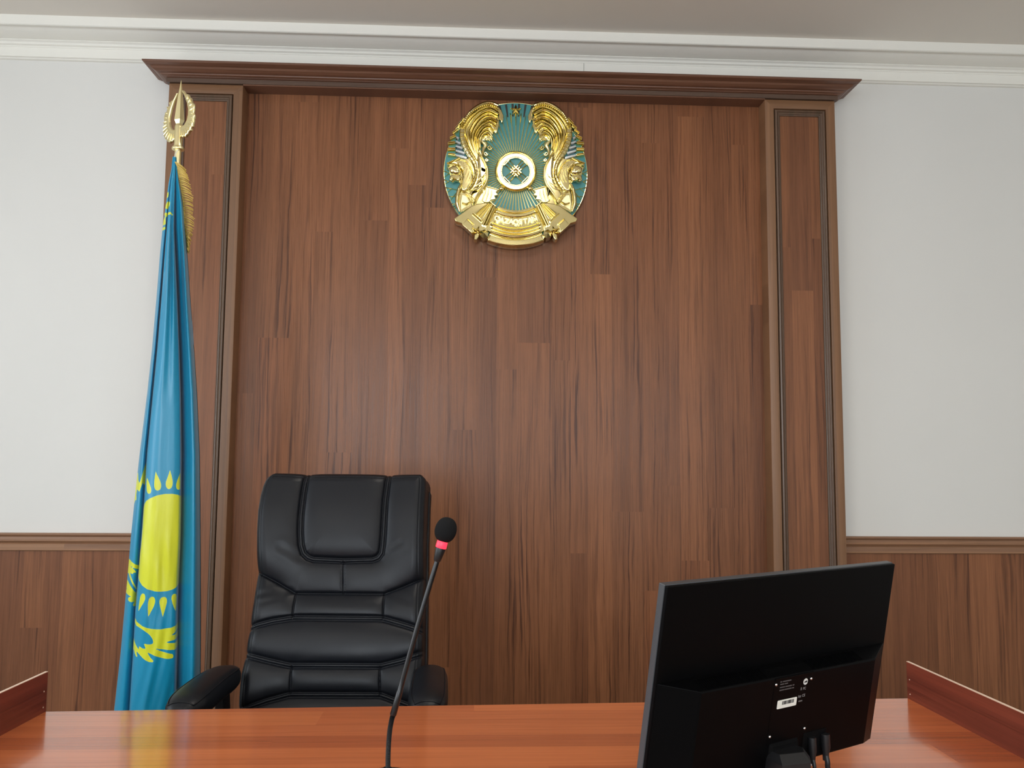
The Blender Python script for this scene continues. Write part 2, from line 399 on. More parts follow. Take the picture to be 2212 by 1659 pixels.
for (x0, x1) in ((PXL0, PXL1), (PXR0, PXR1)):
    pl = MB().box(x0 + .001, x1 - .001, PF + .03, -.0005, 0, ZT + .005).build('pilaster', m_inset, portal)
    frame_parts(x0, x1, pl)
    g = .0402
    mb = MB()
    rect_loops(mb, x0, x1, ZB, ZT, [(g + .0035, PF + .022), (g + .0035, PF + .004), (g + .0055, PF + .0005), (g + .010, PF - .001), (g + .0125, PF + .0005), (g + .014, PF + .005),
               (g + .0175, PF + .0075), (g + .0185, PF + .0055), (g + .0215, PF + .006), (g + .0225, PF + .0095), (g + .0245, PF + .010), (g + .0255, PF + .0085), (g + .0275, PF + .0095), (g + .0285, PF + .0145), (g + .0295, PF + .02)])
    mb.build('moulding', m_mould, pl, smooth=25)
    MB().box(x0 + g + .026, x1 - g - .026, PF + .0145, PF + .031, ZB + g, ZT - g - .026).build('inset_panel', m_inset, pl)
    MB().box(x0, x1, PF - .01, 0, 0, ZB).build('plinth', m_frame_h, pl, bevel=.002)
# header above the recess + cornice
CO = [(.0, 2.8385), (.008, 2.8385), (.009, 2.8400), (.009, 2.8560), (.012, 2.8570), (.017, 2.8585), (.018, 2.8605), (.0235, 2.8615), (.028, 2.8645), (.029, 2.8675),
      (.035, 2.8690), (.045, 2.8725), (.053, 2.8775), (.0565, 2.8830), (.058, 2.8845), (.064, 2.8850), (.066, 2.8865), (.074, 2.8885), (.080, 2.8915), (.082, 2.8950), (.082, 2.899)]
def cornice(prof, name, mat, par):
    """runs across the front and returns to the wall on both sides, mitred"""
    mb = MB(); A = PXL0; B = PXR1
    rings = []
    for p, z in prof:
        rings.append([Vector((A - p, -.001, z)), Vector((A - p, PF - p, z)), Vector((B + p, PF - p, z)), Vector((B + p, -.001, z))])
    mb.loft(rings, True, True, True)
    return mb.build(name, mat, par, smooth=24)
co = cornice(CO[3:], 'cornice', m_corn, portal)
cornice(CO[:4], 'frieze_board', m_frieze, co)
MB().box(PXL1, PXR0, PF - .004, BK + .0005, ZT - .004, 2.8384).build('soffit_board', m_corn, portal)

# ------------------------------------------------------------------ emblem
EK = 1 / 4.608
def E(u, v, Y): q = at(940 + u * EK, 200 + v * EK, Y); return q
A_ = lambda p, q: (46.08 + .4722 * p, 69.1 + .4722 * q)
B_ = lambda p, q: (46.08 + .4722 * p, 645.1 + .4722 * q)
D_ = lambda p, q: (161.3 + .3125 * p, 1105.9 + .3125 * q)
MIR = 1606.0
def uv(pts, side): return [((u if side > 0 else MIR - u), v) for u, v in pts]
def solid(mb, pts, side, Yf, thick, bevel=.003, res=2, dome=0.0):
    """outline in emblem measure, front face at Yf, running back 'thick'"""
    w = [E(u, v, Yf) for u, v in uv(pts, side)]
    vs, fs = curve_solid([[(q.x, q.z) for q in w]], thick, bevel, res)
    mb.add([Vector((a.x, Yf + thick - a.z, a.y)) for a in vs], fs)
def ridge(mb, pts, side, Y, wid, hgt, n=7, sm=6, back=.004):
    """rounded relief strip along a path; wid in emblem units (number or list)"""
    P = [Vector((a, b, 0)) for a, b in uv(pts, side)]
    if len(P) > 2: P = catmull(P, sm)
    m = len(P)
    rings = []
    for i, p in enumerate(P):
        t = (P[min(i + 1, m - 1)] - P[max(i - 1, 0)]).normalized(); nn = Vector((-t.y, t.x, 0))
        f = i / (m - 1)
        w = wid if not hasattr(wid, '__len__') else interp([(j / (len(wid) - 1), a) for j, a in enumerate(wid)], f)
        h = hgt if not hasattr(hgt, '__len__') else interp([(j / (len(hgt) - 1), a) for j, a in enumerate(hgt)], f)
        ring = []
        for k in range(n + 1):
            a = pi * k / n
            q = p + nn * (cos(a) * w / 2); e = E(q.x, q.y, Y); ring.append(Vector((e.x, Y - sin(a) * h, e.z)))
        e1 = E((p - nn * w / 2).x, (p - nn * w / 2).y, Y); e0 = E((p + nn * w / 2).x, (p + nn * w / 2).y, Y)
        ring.append(Vector((e1.x, Y + back, e1.z))); ring.append(Vector((e0.x, Y + back, e0.z)))
        rings.append(ring)
    mb.loft(rings)
EC = E(803, 784, -.04)
emb = empty('state_emblem', (EC.x, BK, EC.z), 'round gold and teal emblem with winged horses and QAZAQSTAN ribbon, high on walnut panel', 'emblem')
R_ = .3055
CZ = EC.z - .0045
mb = MB(); N_ = 128
mb.loft([[Vector((EC.x + r * cos(2 * pi * k / N_), y, CZ + r * sin(2 * pi * k / N_))) for k in range(N_)] for r, y in
         ((R_ - .004, BK - .001), (R_, BK - .004), (R_, -.038), (R_ - .002, -.040), (R_ - .004, -.0405))])
mb.build('backing_disc', m_teal, emb, smooth=35)
mb = MB(); mb.tube([Vector((EC.x + (R_ - .001) * cos(2 * pi * k / N_), -.0395, CZ + (R_ - .001) * sin(2 * pi * k / N_))) for k in range(N_ + 1)], .0016, 6)
mb.build('disc_rim', m_gold, emb, smooth=50)
# sunburst
mb = MB(); CU, CV = 803, 784
nr = 72
for i in range(nr):
    a = 2 * pi * (i + .0) / nr
    s, c = sin(a), -cos(a)               # a = 0 straight up
    up_ = cos(a)
    r1 = 560 if up_ > .9 else (600 if up_ > .2 else 420)
    if up_ < -.6: r1 = 400
    p0 = (CU + s * 200, CV + c * 200); p1 = (CU + s * r1, CV + c * r1)
    ridge(mb, [p0, p1], 1, -.041, [9, 12, 8 if up_ > 0 else 12], .005, 4)
mb.build('sunburst', m_goldb, emb)
mb = MB()
for i in range(-5, 5):                      # broad dark slots at the rim, above
    a = (i + .5) * .098
    for sgn in (1,):
        ridge(mb, [(CU + sin(a) * 545, CV - cos(a) * 545), (CU + sin(a) * 672, CV - cos(a) * 672)], 1, -.0405, [14, 22], .0008, 3)
mb.build('rim_slots', plain('dark_enamel', srgb(52, 44, 36), .5), emb)
# star
def star3(mb, u, v, r, Y, h, rot=0, n=5, inner=.42, base=.006):
    c = E(u, v, Y); k = EK * 0.001915; pts = []
    for i in range(2 * n):
        a = rot + pi * i / n; rr = (r if i % 2 == 0 else r * inner) * k
        pts.append(Vector((c.x + sin(a) * rr, Y, c.z + cos(a) * rr)))
    b = len(pts); vs = pts + [q + Vector((0, base, 0)) for q in pts] + [Vector((c.x, Y - h, c.z)), Vector((c.x, Y + base, c.z))]
    fs = []
    for i in range(b):
        j = (i + 1) % b; fs += [(i, j, 2 * b), (j, i, i + b, j + b), (j + b, i + b, 2 * b + 1)]
    mb.add(vs, fs)
mb = MB(); star3(mb, 802, 172, 62, -.056, .012, 0, base=.016); mb.build('star', m_gold, emb)
mb = MB(); ridge(mb, [(802, 215), (802, 330)], 1, -.044, [16, 8], .008, 4); ridge(mb, [(748, 210), (752, 300)], 1, -.042, [10, 5], .006, 4); ridge(mb, [(856, 210), (852, 300)], 1, -.042, [10, 5], .006, 4)
mb.build('star_ray', m_gold, emb)
# central ring, its beads and lattice
def ringprof(prof, n=96):
    rings = []
    for r, y in prof:
        ring = []
        c = E(CU, CV, y); k = EK * .001915
        for j in range(n):
            ring.append(Vector((c.x + r * k * cos(2 * pi * j / n), y, c.z + r * k * sin(2 * pi * j / n))))
        rings.append(ring)
    return rings
ring = MB(); ring.loft(ringprof([(213, -.040), (213, -.054), (210, -.058), (204, -.060), (198, -.058), (194, -.057), (190, -.0615), (187, -.0680), (185, -.0695), (155, -.0695), (153, -.0680), (149, -.0640), (147, -.0615),
                                 (144, -.0625), (139, -.062), (137, -.058), (137, -.048)]), True, False, False)
ro = ring.build('central_ring', m_gold, emb, smooth=18)
mb = MB(); mb.loft(ringprof([(136.9, -.040), (136.9, -.050), (0.5, -.0505)])); mb.build('ring_disc', m_teal, ro, smooth=30)
mb = MB(); k = EK * .001915; c = E(CU, CV, -.064)
for j in range(72):
    a = 2 * pi * j / 72; x = c.x + 147 * k * cos(a); z = c.z + 147 * k * sin(a)
    M = Matrix.Translation((x, -.0635, z)) @ Matrix.Rotation(-a, 4, 'Y')
    mb.box(-.0022, .0022, -.002, .002, -.0011, .0011, M)
mb.build('bead_border', m_gold, ro)
mb = MB()
for dgn in (1, -1):
    for o_ in (-26, 0, 26):
        # bars bow slightly, crossing at the middle
        P = []
        for t in (-1, -.5, 0, .5, 1):
            L_ = 122 * t; oo = o_ * (1 + .28 * t * t)
            P.append((CU + dgn * (L_ * .7071) + oo * .7071, CV + (L_ * .7071) - dgn * oo * .7071))
        ridge(mb, P, 1, -.0525 - (.002 if dgn > 0 else 0), 11, .006, 4)
    for t in (-1, 1):
        q = 124 * t * .7071
        ridge(mb, [(CU + dgn * q - 30, CV + q + dgn * 30), (CU + dgn * q + 30, CV + q - dgn * 30)], 1, -.053, 9, .006, 3)
for i in (-1, 0, 1):
    ridge(mb, [(CU - 36 + i * 17, CV + 36 + i * 17), (CU + 36 + i * 17, CV - 36 + i * 17)], 1, -.058, 20, .008, 5)
    ridge(mb, [(CU - 36 - i * 17, CV - 36 + i * 17), (CU + 36 - i * 17, CV + 36 + i * 17)], 1, -.061, 20, .008, 5)
mb.build('lattice', m_gold, ro, smooth=30)
star = MB(); cc = E(CU, CV, -.066)
star.lathe([(.011, 0), (.010, .004), (.006, .007), (.001, .008)], (cc.x, -.066, cc.z), 20, Matrix.Rotation(radians(90), 4, 'X')); star.build('centre_boss', m_gold, ro, smooth=50)

# winged horse, one each side
WING = [
 [(1230, 165), (1050, 105), (860, 150), (690, 255), (560, 400), (450, 600)],
 [(1240, 255), (1060, 175), (880, 220), (730, 330), (610, 470), (530, 640), (560, 800), (620, 980), (720, 1170), (790, 1290)],
 [(1235, 330), (1050, 250), (900, 290), (770, 390), (670, 530), (600, 700), (610, 860), (670, 1030), (790, 1270)],
 [(1215, 400), (1050, 325), (910, 365), (800, 460), (700, 610), (645, 760), (650, 900), (700, 1060), (795, 1250)],
 [(1225, 490), (1080, 410), (940, 445), (820, 545), (730, 680), (690, 820), (700, 940), (740, 1080), (800, 1230)],
 [(1200, 580), (1080, 490), (950, 515), (840, 605), (765, 730), (735, 860), (745, 970), (775, 1090), (805, 1200)],
 [(1150, 660), (1050, 570), (940, 590), (850, 670), (790, 780), (775, 900), (785, 1000), (810, 1130)],
 [(1115, 740), (1020, 650), (935, 670), (860, 740), (815, 840), (810, 940), (825, 1060)],
 [(1110, 830), (1030, 735), (950, 750), (885, 815), (850, 910), (850, 1020)]]
def horse(side):
    base = MB()
    # standing plate under everything
    pl = [A_(*q) for q in [(1180, 120), (1050, 88), (870, 120), (700, 210), (560, 340), (470, 480), (418, 610), (415, 780), (440, 930), (520, 1110), (600, 1240), (560, 1250), (400, 1240), (230, 1300), (150, 1400), (200, 1500)]]
    pl += [B_(*q) for q in [(200, 330), (260, 480), (400, 520), (450, 560), (350, 720), (340, 900), (380, 1100), (440, 1170), (560, 1100), (760, 1000), (1000, 960), (1180, 900), (1160, 830), (1220, 790), (1180, 740), (1240, 690), (1000, 620), (1030, 480), (1035, 320), (980, 160), (900, 30)]]
    pl += [A_(*q) for q in [(900, 1200), (860, 1050), (880, 860), (1000, 860), (1110, 880), (1125, 650), (1190, 720), (1240, 560), (1250, 430)]]
    solid(base, pl, side, -.050, .012, .002, 1)
    root = base.build('winged_horse', m_gold, emb, smooth=40)
    w = MB()
    hs = [.026, .015, .022, .014, .025, .015, .022, .014, .024]
    for i, P in enumerate(WING):
        wd = 54 if i in (0, 2, 4) else 42
        ridge(w, [A_(*q) for q in P], side, -.050 - .0006 * i, [wd * .62, wd * .6, wd * .5, wd * .42] if i else [52, 52, 46, 34], [hs[i] * .9, hs[i], hs[i] * .85, .008], 8)
    # beads and slanting teeth on the ridges
    for i, step, sz in ((0, 26, 1.0), (1, 20, .7), (4, 22, .8), (5, 17, .55)):
        C = catmull([Vector((*A_(*q), 0)) for q in WING[i]], 14)
        acc = 0
        for a, b in zip(C, C[1:]):
            acc += (b - a).length
            if acc > step * .6 and (i == 0 or C.index(a) < len(C) * .55):
                acc = 0; t = (b - a).normalized(); nn = Vector((-t.y, t.x, 0)) + t * .45
                q0 = a - nn * 12 * sz; q1 = a + nn * 12 * sz
                ridge(w, [(q0.x, q0.y), (q1.x, q1.y)], side, -.050 - .0006 * i - hs[i] * .82, 5.5 * sz + 1.5, .004, 4, back=.006)
    solid(w, [A_(*q) for q in [(1150, 100), (1230, 140), (1300, 220), (1345, 340), (1335, 430), (1305, 500), (1285, 440), (1245, 400), (1250, 300), (1215, 190)]], side, -.056, .012, .003)
    solid(w, [A_(*q) for q in [(1205, 420), (1250, 420), (1245, 540), (1215, 640), (1190, 715), (1175, 640), (1120, 620), (1180, 560)]], side, -.062, .016, .003)
    solid(w, [A_(*q) for q in [(1060, 640), (1110, 690), (1120, 790), (1095, 870), (1060, 830), (980, 790), (1040, 760)]], side, -.066, .016, .003)
    w.build('wing', m_gold, root, smooth=45)
    # feathered band below the wing
    b = MB(); band = [A_(*q) for q in [(480, 640), (475, 770), (510, 920), (570, 1060), (640, 1190), (710, 1300), (755, 1420), (765, 1540)]] + [B_(*q) for q in [(755, 400), (720, 500), (670, 590), (600, 690)]]
    ridge(b, band, side, -.058, [58, 58, 46, 36, 32, 30], [.010, .011, .012, .012, .011, .010], 6)
    C = catmull([Vector((*q, 0)) for q in band], 8)
    L = 0
    for a, c2 in zip(C, C[1:]):
        L += (c2 - a).length
        if L > 34:
            L = 0; t = (c2 - a).normalized(); nn = Vector((-t.y, t.x, 0)); f = C.index(a) / len(C); hw = 25 - 10 * f
            q0 = a - nn * hw; q1 = a + nn * hw * .7
            ridge(b, [(q0.x, q0.y), (q1.x, q1.y)], side, -.066, 8, .006, 4, back=.008)
    b.build('feather_band', m_gold, root, smooth=45)
    # body and neck
    bd = MB()
    body = [A_(*q) for q in [(820, 1110), (900, 1210), (970, 1330), (1010, 1450), (1030, 1600)]] + [B_(*q) for q in [(1025, 450), (990, 570), (900, 690), (830, 790), (780, 880), (735, 960), (700, 980), (600, 800), (640, 700), (740, 600), (790, 480), (815, 330), (810, 200), (795, 60)]] + [A_(*q) for q in [(800, 1300), (790, 1200)]]
    solid(bd, body, side, -.072, .026, .011, 4)
    neck = [B_(*q) for q in [(200, 130), (300, 50), (420, 20), (540, 50), (640, 150), (700, 280), (710, 420), (670, 540), (600, 660), (540, 720), (450, 700), (440, 560), (480, 400), (470, 280), (400, 170), (300, 140)]]
    solid(bd, neck, side, -.068, .022, .009, 4)
    bd.build('body', m_gold, root, smooth=60)
    st = MB()
    ridge(st, [A_(830, 1120), A_(920, 1270), A_(985, 1420), B_(1000, 250), B_(1005, 420), B_(960, 560), B_(870, 690), B_(800, 800), B_(750, 930)], side, -.070, [12, 20, 24, 24, 26, 20, 10], .009, 6)
    for P in ([(960, 310), (900, 410), (800, 480)], [(965, 400), (900, 520), (750, 610)], [(950, 470), (860, 600), (770, 670), (650, 690)], [(540, 720), (640, 800), (740, 900)]):
        ridge(st, [B_(*q) for q in P], side, -.070, [8, 16, 6], .007, 5)
    for P in ([(560, 110), (570, 240), (530, 400)], [(630, 200), (600, 360), (540, 520)], [(500, 120), (520, 200), (500, 290)], [(660, 300), (640, 420), (600, 520)], [(430, 40), (560, 80), (660, 200), (715, 340)]):
        ridge(st, [B_(*q) for q in P], side, -.067, [6, 14, 6], .006, 5)
    st.build('muscle_ridges', m_gold, root, smooth=60)
    # head, muzzle, forelock
    hd = MB()
    solid(hd, [B_(*q) for q in [(195, 210), (260, 160), (360, 140), (420, 200), (440, 290), (400, 340), (330, 360), (270, 330), (220, 300)]], side, -.086, .034, .013, 4)
    solid(hd, [B_(*q) for q in [(215, 380), (290, 340), (400, 350), (460, 400), (420, 440), (410, 500), (330, 480), (270, 520), (200, 470)]], side, -.078, .026, .006, 2)
    star3(hd, *(B_(290, 460) if side > 0 else (MIR - B_(290, 460)[0], B_(290, 460)[1])), 34, -.080, .012, .3)
    ridge(hd, [B_(370, 120), B_(420, 170), B_(450, 240)], side, -.084, [10, 14, 6], .008, 5)
    ridge(hd, [B_(150, 130), B_(230, 100), B_(330, 50), B_(420, 20)], side, -.070, [14, 20, 14, 10], .010, 5)
    hd.build('head', m_gold, root, smooth=40)
    lg = MB()
    ridge(lg, [B_(450, 560), B_(405, 680), B_(375, 820), B_(370, 980), B_(420, 1150)], side, -.066, [20, 40, 44, 40, 20], [.012, .018, .018, .016, .01], 8)
    ridge(lg, [B_(470, 960), B_(560, 980), B_(650, 930)], side, -.060, [14, 18, 10], .008, 5)
    ridge(lg, [B_(600, 780), B_(660, 870), B_(710, 980)], side, -.074, [18, 18, 12], .008, 5)
    lg.build('leg', m_gold, root, smooth=50)
    dk = MB(); solid(dk, [B_(*q) for q in [(470, 790), (540, 800), (620, 880), (680, 960), (560, 1030), (450, 1110), (440, 960)]], side, -.0515, .004, .001, 1)
    dk.build('brushed_inlay', m_goldb, root)  # flat inlay in brushed gold between leg and body
    # curls at the mane, acanthus by the ring
    cu = MB()
    for (cx_, cy_, r) in ((1050, 1020, 50), (970, 1150, 44), (985, 1280, 34)):
        P = [A_(cx_ + r * (1 - t / 14) * cos(t * .7), cy_ + r * (1 - t / 14) * sin(t * .7)) for t in range(12)]
        mc = MB(); ridge(mc, P, side, -.058, 12, .007, 5, 3); mc.build('mane_curl', m_gold, root, smooth=45)
    mc = MB(); ridge(mc, [A_(870, 880), A_(960, 960), A_(920, 1060), A_(900, 1200)], side, -.056, [20, 44, 30, 14], .012, 6); mc.build('mane', m_goldb, root, smooth=45)
    solid(cu, [B_(*q) for q in [(990, 620), (1120, 655), (1245, 685), (1190, 730), (1240, 790), (1160, 810), (1185, 880), (1080, 900), (1040, 950), (940, 950), (880, 900), (930, 760), (965, 640)]], side, -.062, .02, .003)
    for P in ([(980, 640), (950, 760), (900, 900)], [(1030, 660), (1010, 780), (970, 920)], [(1090, 700), (1090, 780), (1060, 880)], [(1000, 615), (1240, 690)]):
        ridge(cu, [B_(*q) for q in P], side, -.061, [8, 16, 10] if len(P) > 2 else [10, 14], .008, 5)
    q = B_(1300, 660); q = (q[0] if side > 0 else MIR - q[0], q[1]); c3 = E(*q, -.058)
    cu.build('acanthus', m_goldb, root, smooth=45); cu = MB()
    cu.lathe([(.0105, 0), (.010, .006), (.006, .010), (.0005, .0115)], (c3.x, -.058, c3.z), 20, Matrix.Rotation(radians(90), 4, 'X'))
    cu.build('round_stud', m_gold, root, smooth=45)
    # knobbed edge and the silver facets behind the band
    kn = MB()
    for (x, y, w_, h_, a) in ((490, 430, 70, 42, -.9), (440, 490, 80, 46, -.85), (380, 580, 86, 50, -.8), (335, 680, 96, 60, -.65), (295, 800, 104, 60, -.4), (270, 925, 118, 62, -.15), (268, 1055, 124, 64, .0), (272, 1175, 120, 58, .1)):
        u0, v0 = A_(x, y)
        for dv in (-.32, .3):
            uu = u0 - sin(a) * dv * h_ * .47; vv = v0 + cos(a) * dv * h_ * .47
            ridge(kn, [(uu - cos(a) * w_ * .36, vv - sin(a) * w_ * .36), (uu + cos(a) * w_ * .2, vv + sin(a) * w_ * .2)], side, -.052, h_ * .26, .012, 5, back=.018)
        ridge(kn, [(u0 - cos(a) * w_ * .40, v0 - sin(a) * w_ * .40), (u0 + cos(a) * w_ * .23, v0 + sin(a) * w_ * .23)], side, -.046, h_ * .55, .010, 5, back=.012)
    kn.build('knobbed_border', m_gold, root, smooth=40)
    sv = MB()
    for k_ in range(5):
        y = 800 + k_ * 95
        ridge(sv, [A_(340, y), A_(400 + k_ * 42, y + 30 + k_ * 8)], side, -.044, [34, 40], .007, 3)
    sv.build('silver_facets', m_silver, root)
    # twigs over the teal rim
    tw = MB()
    for P in ([(90, 290), (200, 345)], [(95, 420), (200, 345)], [(90, 470), (190, 515)], [(115, 560), (190, 515)], [(125, 640), (360, 690)], [(160, 740), (260, 655)], [(190, 830), (345, 830)], [(230, 900), (340, 760)],
              [(250, 985), (340, 985)], [(280, 1050), (340, 1010)], [(150, 180), (230, 260)], [(140, 230), (180, 290)], [(310, 1080), (370, 1060)]):
        ridge(tw, [B_(*q) for q in P], side, -.0405, [9, 14, 9], .006, 4)
    tw.build('twigs', m_gold, root, smooth=50)
for s_ in (1, -1): horse(s_)

# ribbon across the foot of the emblem
rb = MB(); RY = -.082
def sector(mb, r0, r1, a0, a1, Y, th, bev=.003, n=40):
    P = [(CU + r1 * sin(a0 + (a1 - a0) * i / n), 800 + r1 * cos(a0 + (a1 - a0) * i / n)) for i in range(n + 1)]
    P += [(CU + r0 * sin(a1 + (a0 - a1) * i / n), 800 + r0 * cos(a1 + (a0 - a1) * i / n)) for i in range(n + 1)]
    solid(mb, P, 1, Y, th, bev)
sector(rb, 372, 714, -.41, .41, -.066, .050, .002); sector(rb, 370, 640, -.50, .50, -.070, .050, .002)
sector(rb, 376, 396, -.50, .50, RY - .003, .022); sector(rb, 396, 446, -.49, .49, RY - .001, .022, .008); 
sector(rb, 545, 575, -.46, .46, RY - .006, .03, .008); sector(rb, 583, 604, -.42, .42, RY - .006, .03, .006)
sector(rb, 612, 648, -.41, .41, RY - .010, .034, .009); sector(rb, 660, 728, -.40, .40, RY - .004, .066, .006)
rbo = rb.build('ribbon', m_gold, emb, smooth=40)
tp = MB(); sector(tp, 446, 545, -.47, .47, RY + .004, .02, .002)
for a in (-.405, .405):
    ridge(tp, [(CU + 446 * sin(a), 800 + 446 * cos(a)), (CU + 545 * sin(a), 800 + 545 * cos(a))], 1, RY + .002, 9, .006, 4)
tp.build('text_field', m_gold, rbo, smooth=40)
lt = MB(); word = 'QAZAQSTAN'; kk = EK * .00187
for i, ch in enumerate(word):
    a = (i - 4) * .0955
    vs, fs = text_mesh(ch, .030, .012, .0005, bold=.0009)
    q = E(CU + 493 * sin(a), 800 + 493 * cos(a), RY - .002)
    M = Matrix.Translation((q.x, RY + .006, q.z)) @ Matrix.Rotation(-a, 4, 'Y')
    lt.add([M @ Vector((v.x * 1.06, -v.z, v.y)) for v in vs], fs)
lt.build('lettering', m_goldb, rbo)
for side in (1, -1):
    sd = MB()
    solid(sd, [D_(*q) for q in [(85, 470), (420, 230), (650, 60), (820, 0), (1100, -40), (1340, 40), (1440, 130), (1410, 220), (1280, 480), (1160, 740), (1150, 900), (1000, 900), (900, 980), (800, 960), (700, 920), (640, 940), (345, 660), (310, 625), (140, 570)]], side, -.080, .060, .004)
    so = sd.build('ribbon_end', m_gold, rbo, smooth=40)
    ft = MB()
    solid(ft, [D_(*q) for q in [(505, 470), (720, 665), (665, 790), (650, 945), (500, 810), (345, 665)]], side, -.090, .03, .003)
    ridge(ft, [D_(520, 480), D_(715, 660)], side, -.089, 10, .005, 4); ridge(ft, [D_(505, 520), D_(680, 690)], side, -.089, 8, .004, 4)
    ft.build('ribbon_fold', m_gold, so, smooth=40)
    cl = MB()
    solid(cl, [B_(*q) for q in [(1015, 960), (1095, 1010), (885, 1355), (700, 1190)]], side, -.084, .02, .003)
    for f in (.12, .4, .68):
        a0 = (1020 + 75 * f, 965 + 45 * f); a1 = (740 + 150 * f, 1195 + 130 * f)
        ridge(cl, [B_(*a0), B_(*a1)], side, -.083, [10, 22], .010, 6)
    ridge(cl, [B_(695, 1190), B_(885, 1358)], side, -.084, 18, .010, 6)
    cl.build('flute_ornament', m_gold, so, smooth=45)
    br = MB()
    ridge(br, [B_(1105, 1010), B_(905, 1440)], side, -.080, 26, .014, 8); ridge(br, [B_(1150, 1040), B_(955, 1455)], side, -.080, 22, .016, 8); ridge(br, [B_(1180, 1075), B_(1000, 1450)], side, -.080, 12, .010, 6)
    ridge(br, [B_(1060, 935), B_(1110, 985), B_(1180, 1040)], side, -.083, 22, .010, 6)
    br.build('ribbon_bar', m_gold, so, smooth=60)
    sr = MB()
    u_, v_ = D_(815, 880); u_ = u_ if side > 0 else MIR - u_
    star3(sr, u_, v_, 62, -.088, .018, .35 * side, base=.06)
    u_, v_ = D_(1045, 960); u_ = u_ if side > 0 else MIR - u_
    star3(sr, u_, v_, 46, -.088, .014, .2, n=6, inner=.86, base=.06)
    solid(sr, [D_(*q) for q in [(740, 980), (830, 930), (890, 950), (860, 1060), (800, 1145), (725, 1140)]], side, -.094, .05, .003)
    sr.build('star_ornament', m_gold, so)

# ------------------------------------------------------------------ flagpole with finial, and the flag
FY = -1.00
pt = at(387.3, 174, FY); p1 = at(385.5, 271, FY); p2 = at(384.8, 321, FY); px = p2.x
pole = empty('flagpole', (px, FY, 0), 'gold flagpole topped by a winged spear finial, standing left of the walnut panel', 'flagpole')
mb = MB(); mb.lathe([(.0092, .02), (.0092, p2.z + .01)], (px, FY, 0), 24); mb.build('pole', m_goldb, pole, smooth=50)
mb = MB(); mb.lathe([(.11, 0), (.11, .010), (.10, .016), (.04, .024), (.022, .05), (.014, .07), (.0095, .08)], (px, FY, 0), 40); mb.build('base', m_goldb, pole, smooth=40)
mb = MB(); h = p1.z - p2.z
mb.lathe([(.0094, p2.z - .005), (.0176, p2.z - .004), (.0184, p2.z), (.0164, p2.z + .004), (.0129, p2.z + .006), (.0123, p2.z + .0095), (.0123, p1.z - .006), (.011, p1.z - .001), (.0094, p1.z + .0015)], (px, FY, 0), 32)
fin = mb.build('finial', m_goldb, pole, smooth=40)
mb = MB(); prof = [(.0098, p1.z), (.0098, p1.z + .005), (.0145, p1.z + .017), (.0145, p1.z + .0175), (.0092, p1.z + .075), (.0006, pt.z)]
rings = []
for r, z in prof: rings.append([Vector((px + r * 1.0 * cos(a), FY + r * .8 * sin(a), z)) for a in (radians(-70), radians(20), radians(110), radians(200))])
mb.loft(rings); mb.build('spear', m_goldb, fin)
Wg = [(505, 965), (560, 960), (610, 945), (660, 885), (688, 800), (692, 690), (662, 575), (605, 440), (545, 330), (540, 312), (565, 312), (605, 365), (648, 425), (662, 410), (690, 425), (720, 500), (745, 505), (780, 605), (800, 615), (818, 650), (820, 730), (808, 790), (828, 830), (828, 880), (815, 905), (822, 935), (800, 985), (798, 1030), (770, 1050), (760, 1090), (720, 1105), (700, 1145), (665, 1150), (640, 1182), (605, 1160), (580, 1175), (545, 1150), (505, 1140)]
for s_ in (1, -1):
    M = Matrix.Translation((px, FY, 0)) @ Matrix.Rotation(radians(-34), 4, 'Z')
    pts = []
    for a, b in Wg:
        q = at(330 + 458 / 8.29 + (a - 458) / 8.29, 160 + b / 8.29, FY); pts.append(((q.x - at(385.2, 300, FY).x) * 1.22 * s_, q.z + (0 if s_ > 0 else -.004)))
    vs, fs = curve_solid([pts], .011, .0043, 3)
    mb = MB(); mb.add([M @ Vector((v.x, .0055 - v.z, v.y)) for v in vs], fs)
    # feather grooves as raised quills
    for i, (a0, b0, a1, b1) in enumerate(((560, 1060, 560, 1150), (600, 1050, 620, 1160), (640, 1030, 680, 1130), (670, 1000, 730, 1085), (700, 960, 780, 1030), (720, 910, 805, 960), (735, 860, 815, 890), (740, 800, 815, 810), (740, 740, 808, 720), (735, 660, 790, 640), (715, 590, 760, 540), (680, 520, 705, 470))):
        P = []
        for a, b in ((a0, b0), ((a0 + a1) / 2, (b0 + b1) / 2), (a1, b1)):
            q = at(330 + 458 / 8.29 + (a - 458) / 8.29, 160 + b / 8.29, FY); P.append(M @ Vector(((q.x - at(385.2, 300, FY).x) * 1.22 * s_, -.0051, q.z)))
        mb.tube(P, [.0012, .0027, .0017], 6)
    mb.build('wing', m_goldb, fin, smooth=45)

# flag: boundaries of the folds against height  (row: left edge, fold edge, crease, right edge), measured at the flag's distance
ROWS = [(342, 373.0, 375.0, 378.0, 380.0), (370, 370, 372.5, 379, 383), (400, 364, 368.5, 378, 388), (450, 357.7, 364, 377, 396.6), (500, 350.8, 360, 376.5, 400.7), (560, 345, 355, 379, 405.6),
        (640, 338.5, 349, 383, 411), (760, 328, 339, 388, 420), (850, 318, 330, 391, 426), (980, 301.7, 317.4, 393, 431.7), (1085, 290, 311, 392, 433), (1155, 283, 305.5, 391, 433.5),
        (1225, 277, 300, 388, 434), (1312, 269, 292.5, 385, 434), (1400, 261, 287.5, 384, 434), (1535, 245.7, 279, 381, 433), (1750, 230, 268, 378, 434)]
za = lambda p, q: (240 + p / 7.541, 980 + q / 7.541)
zb = lambda p, q: (240 + p / 6.382, 1180 + q / 6.382)
zc = lambda p, q: (330 + p / 7.21, 330 + q / 7.21)
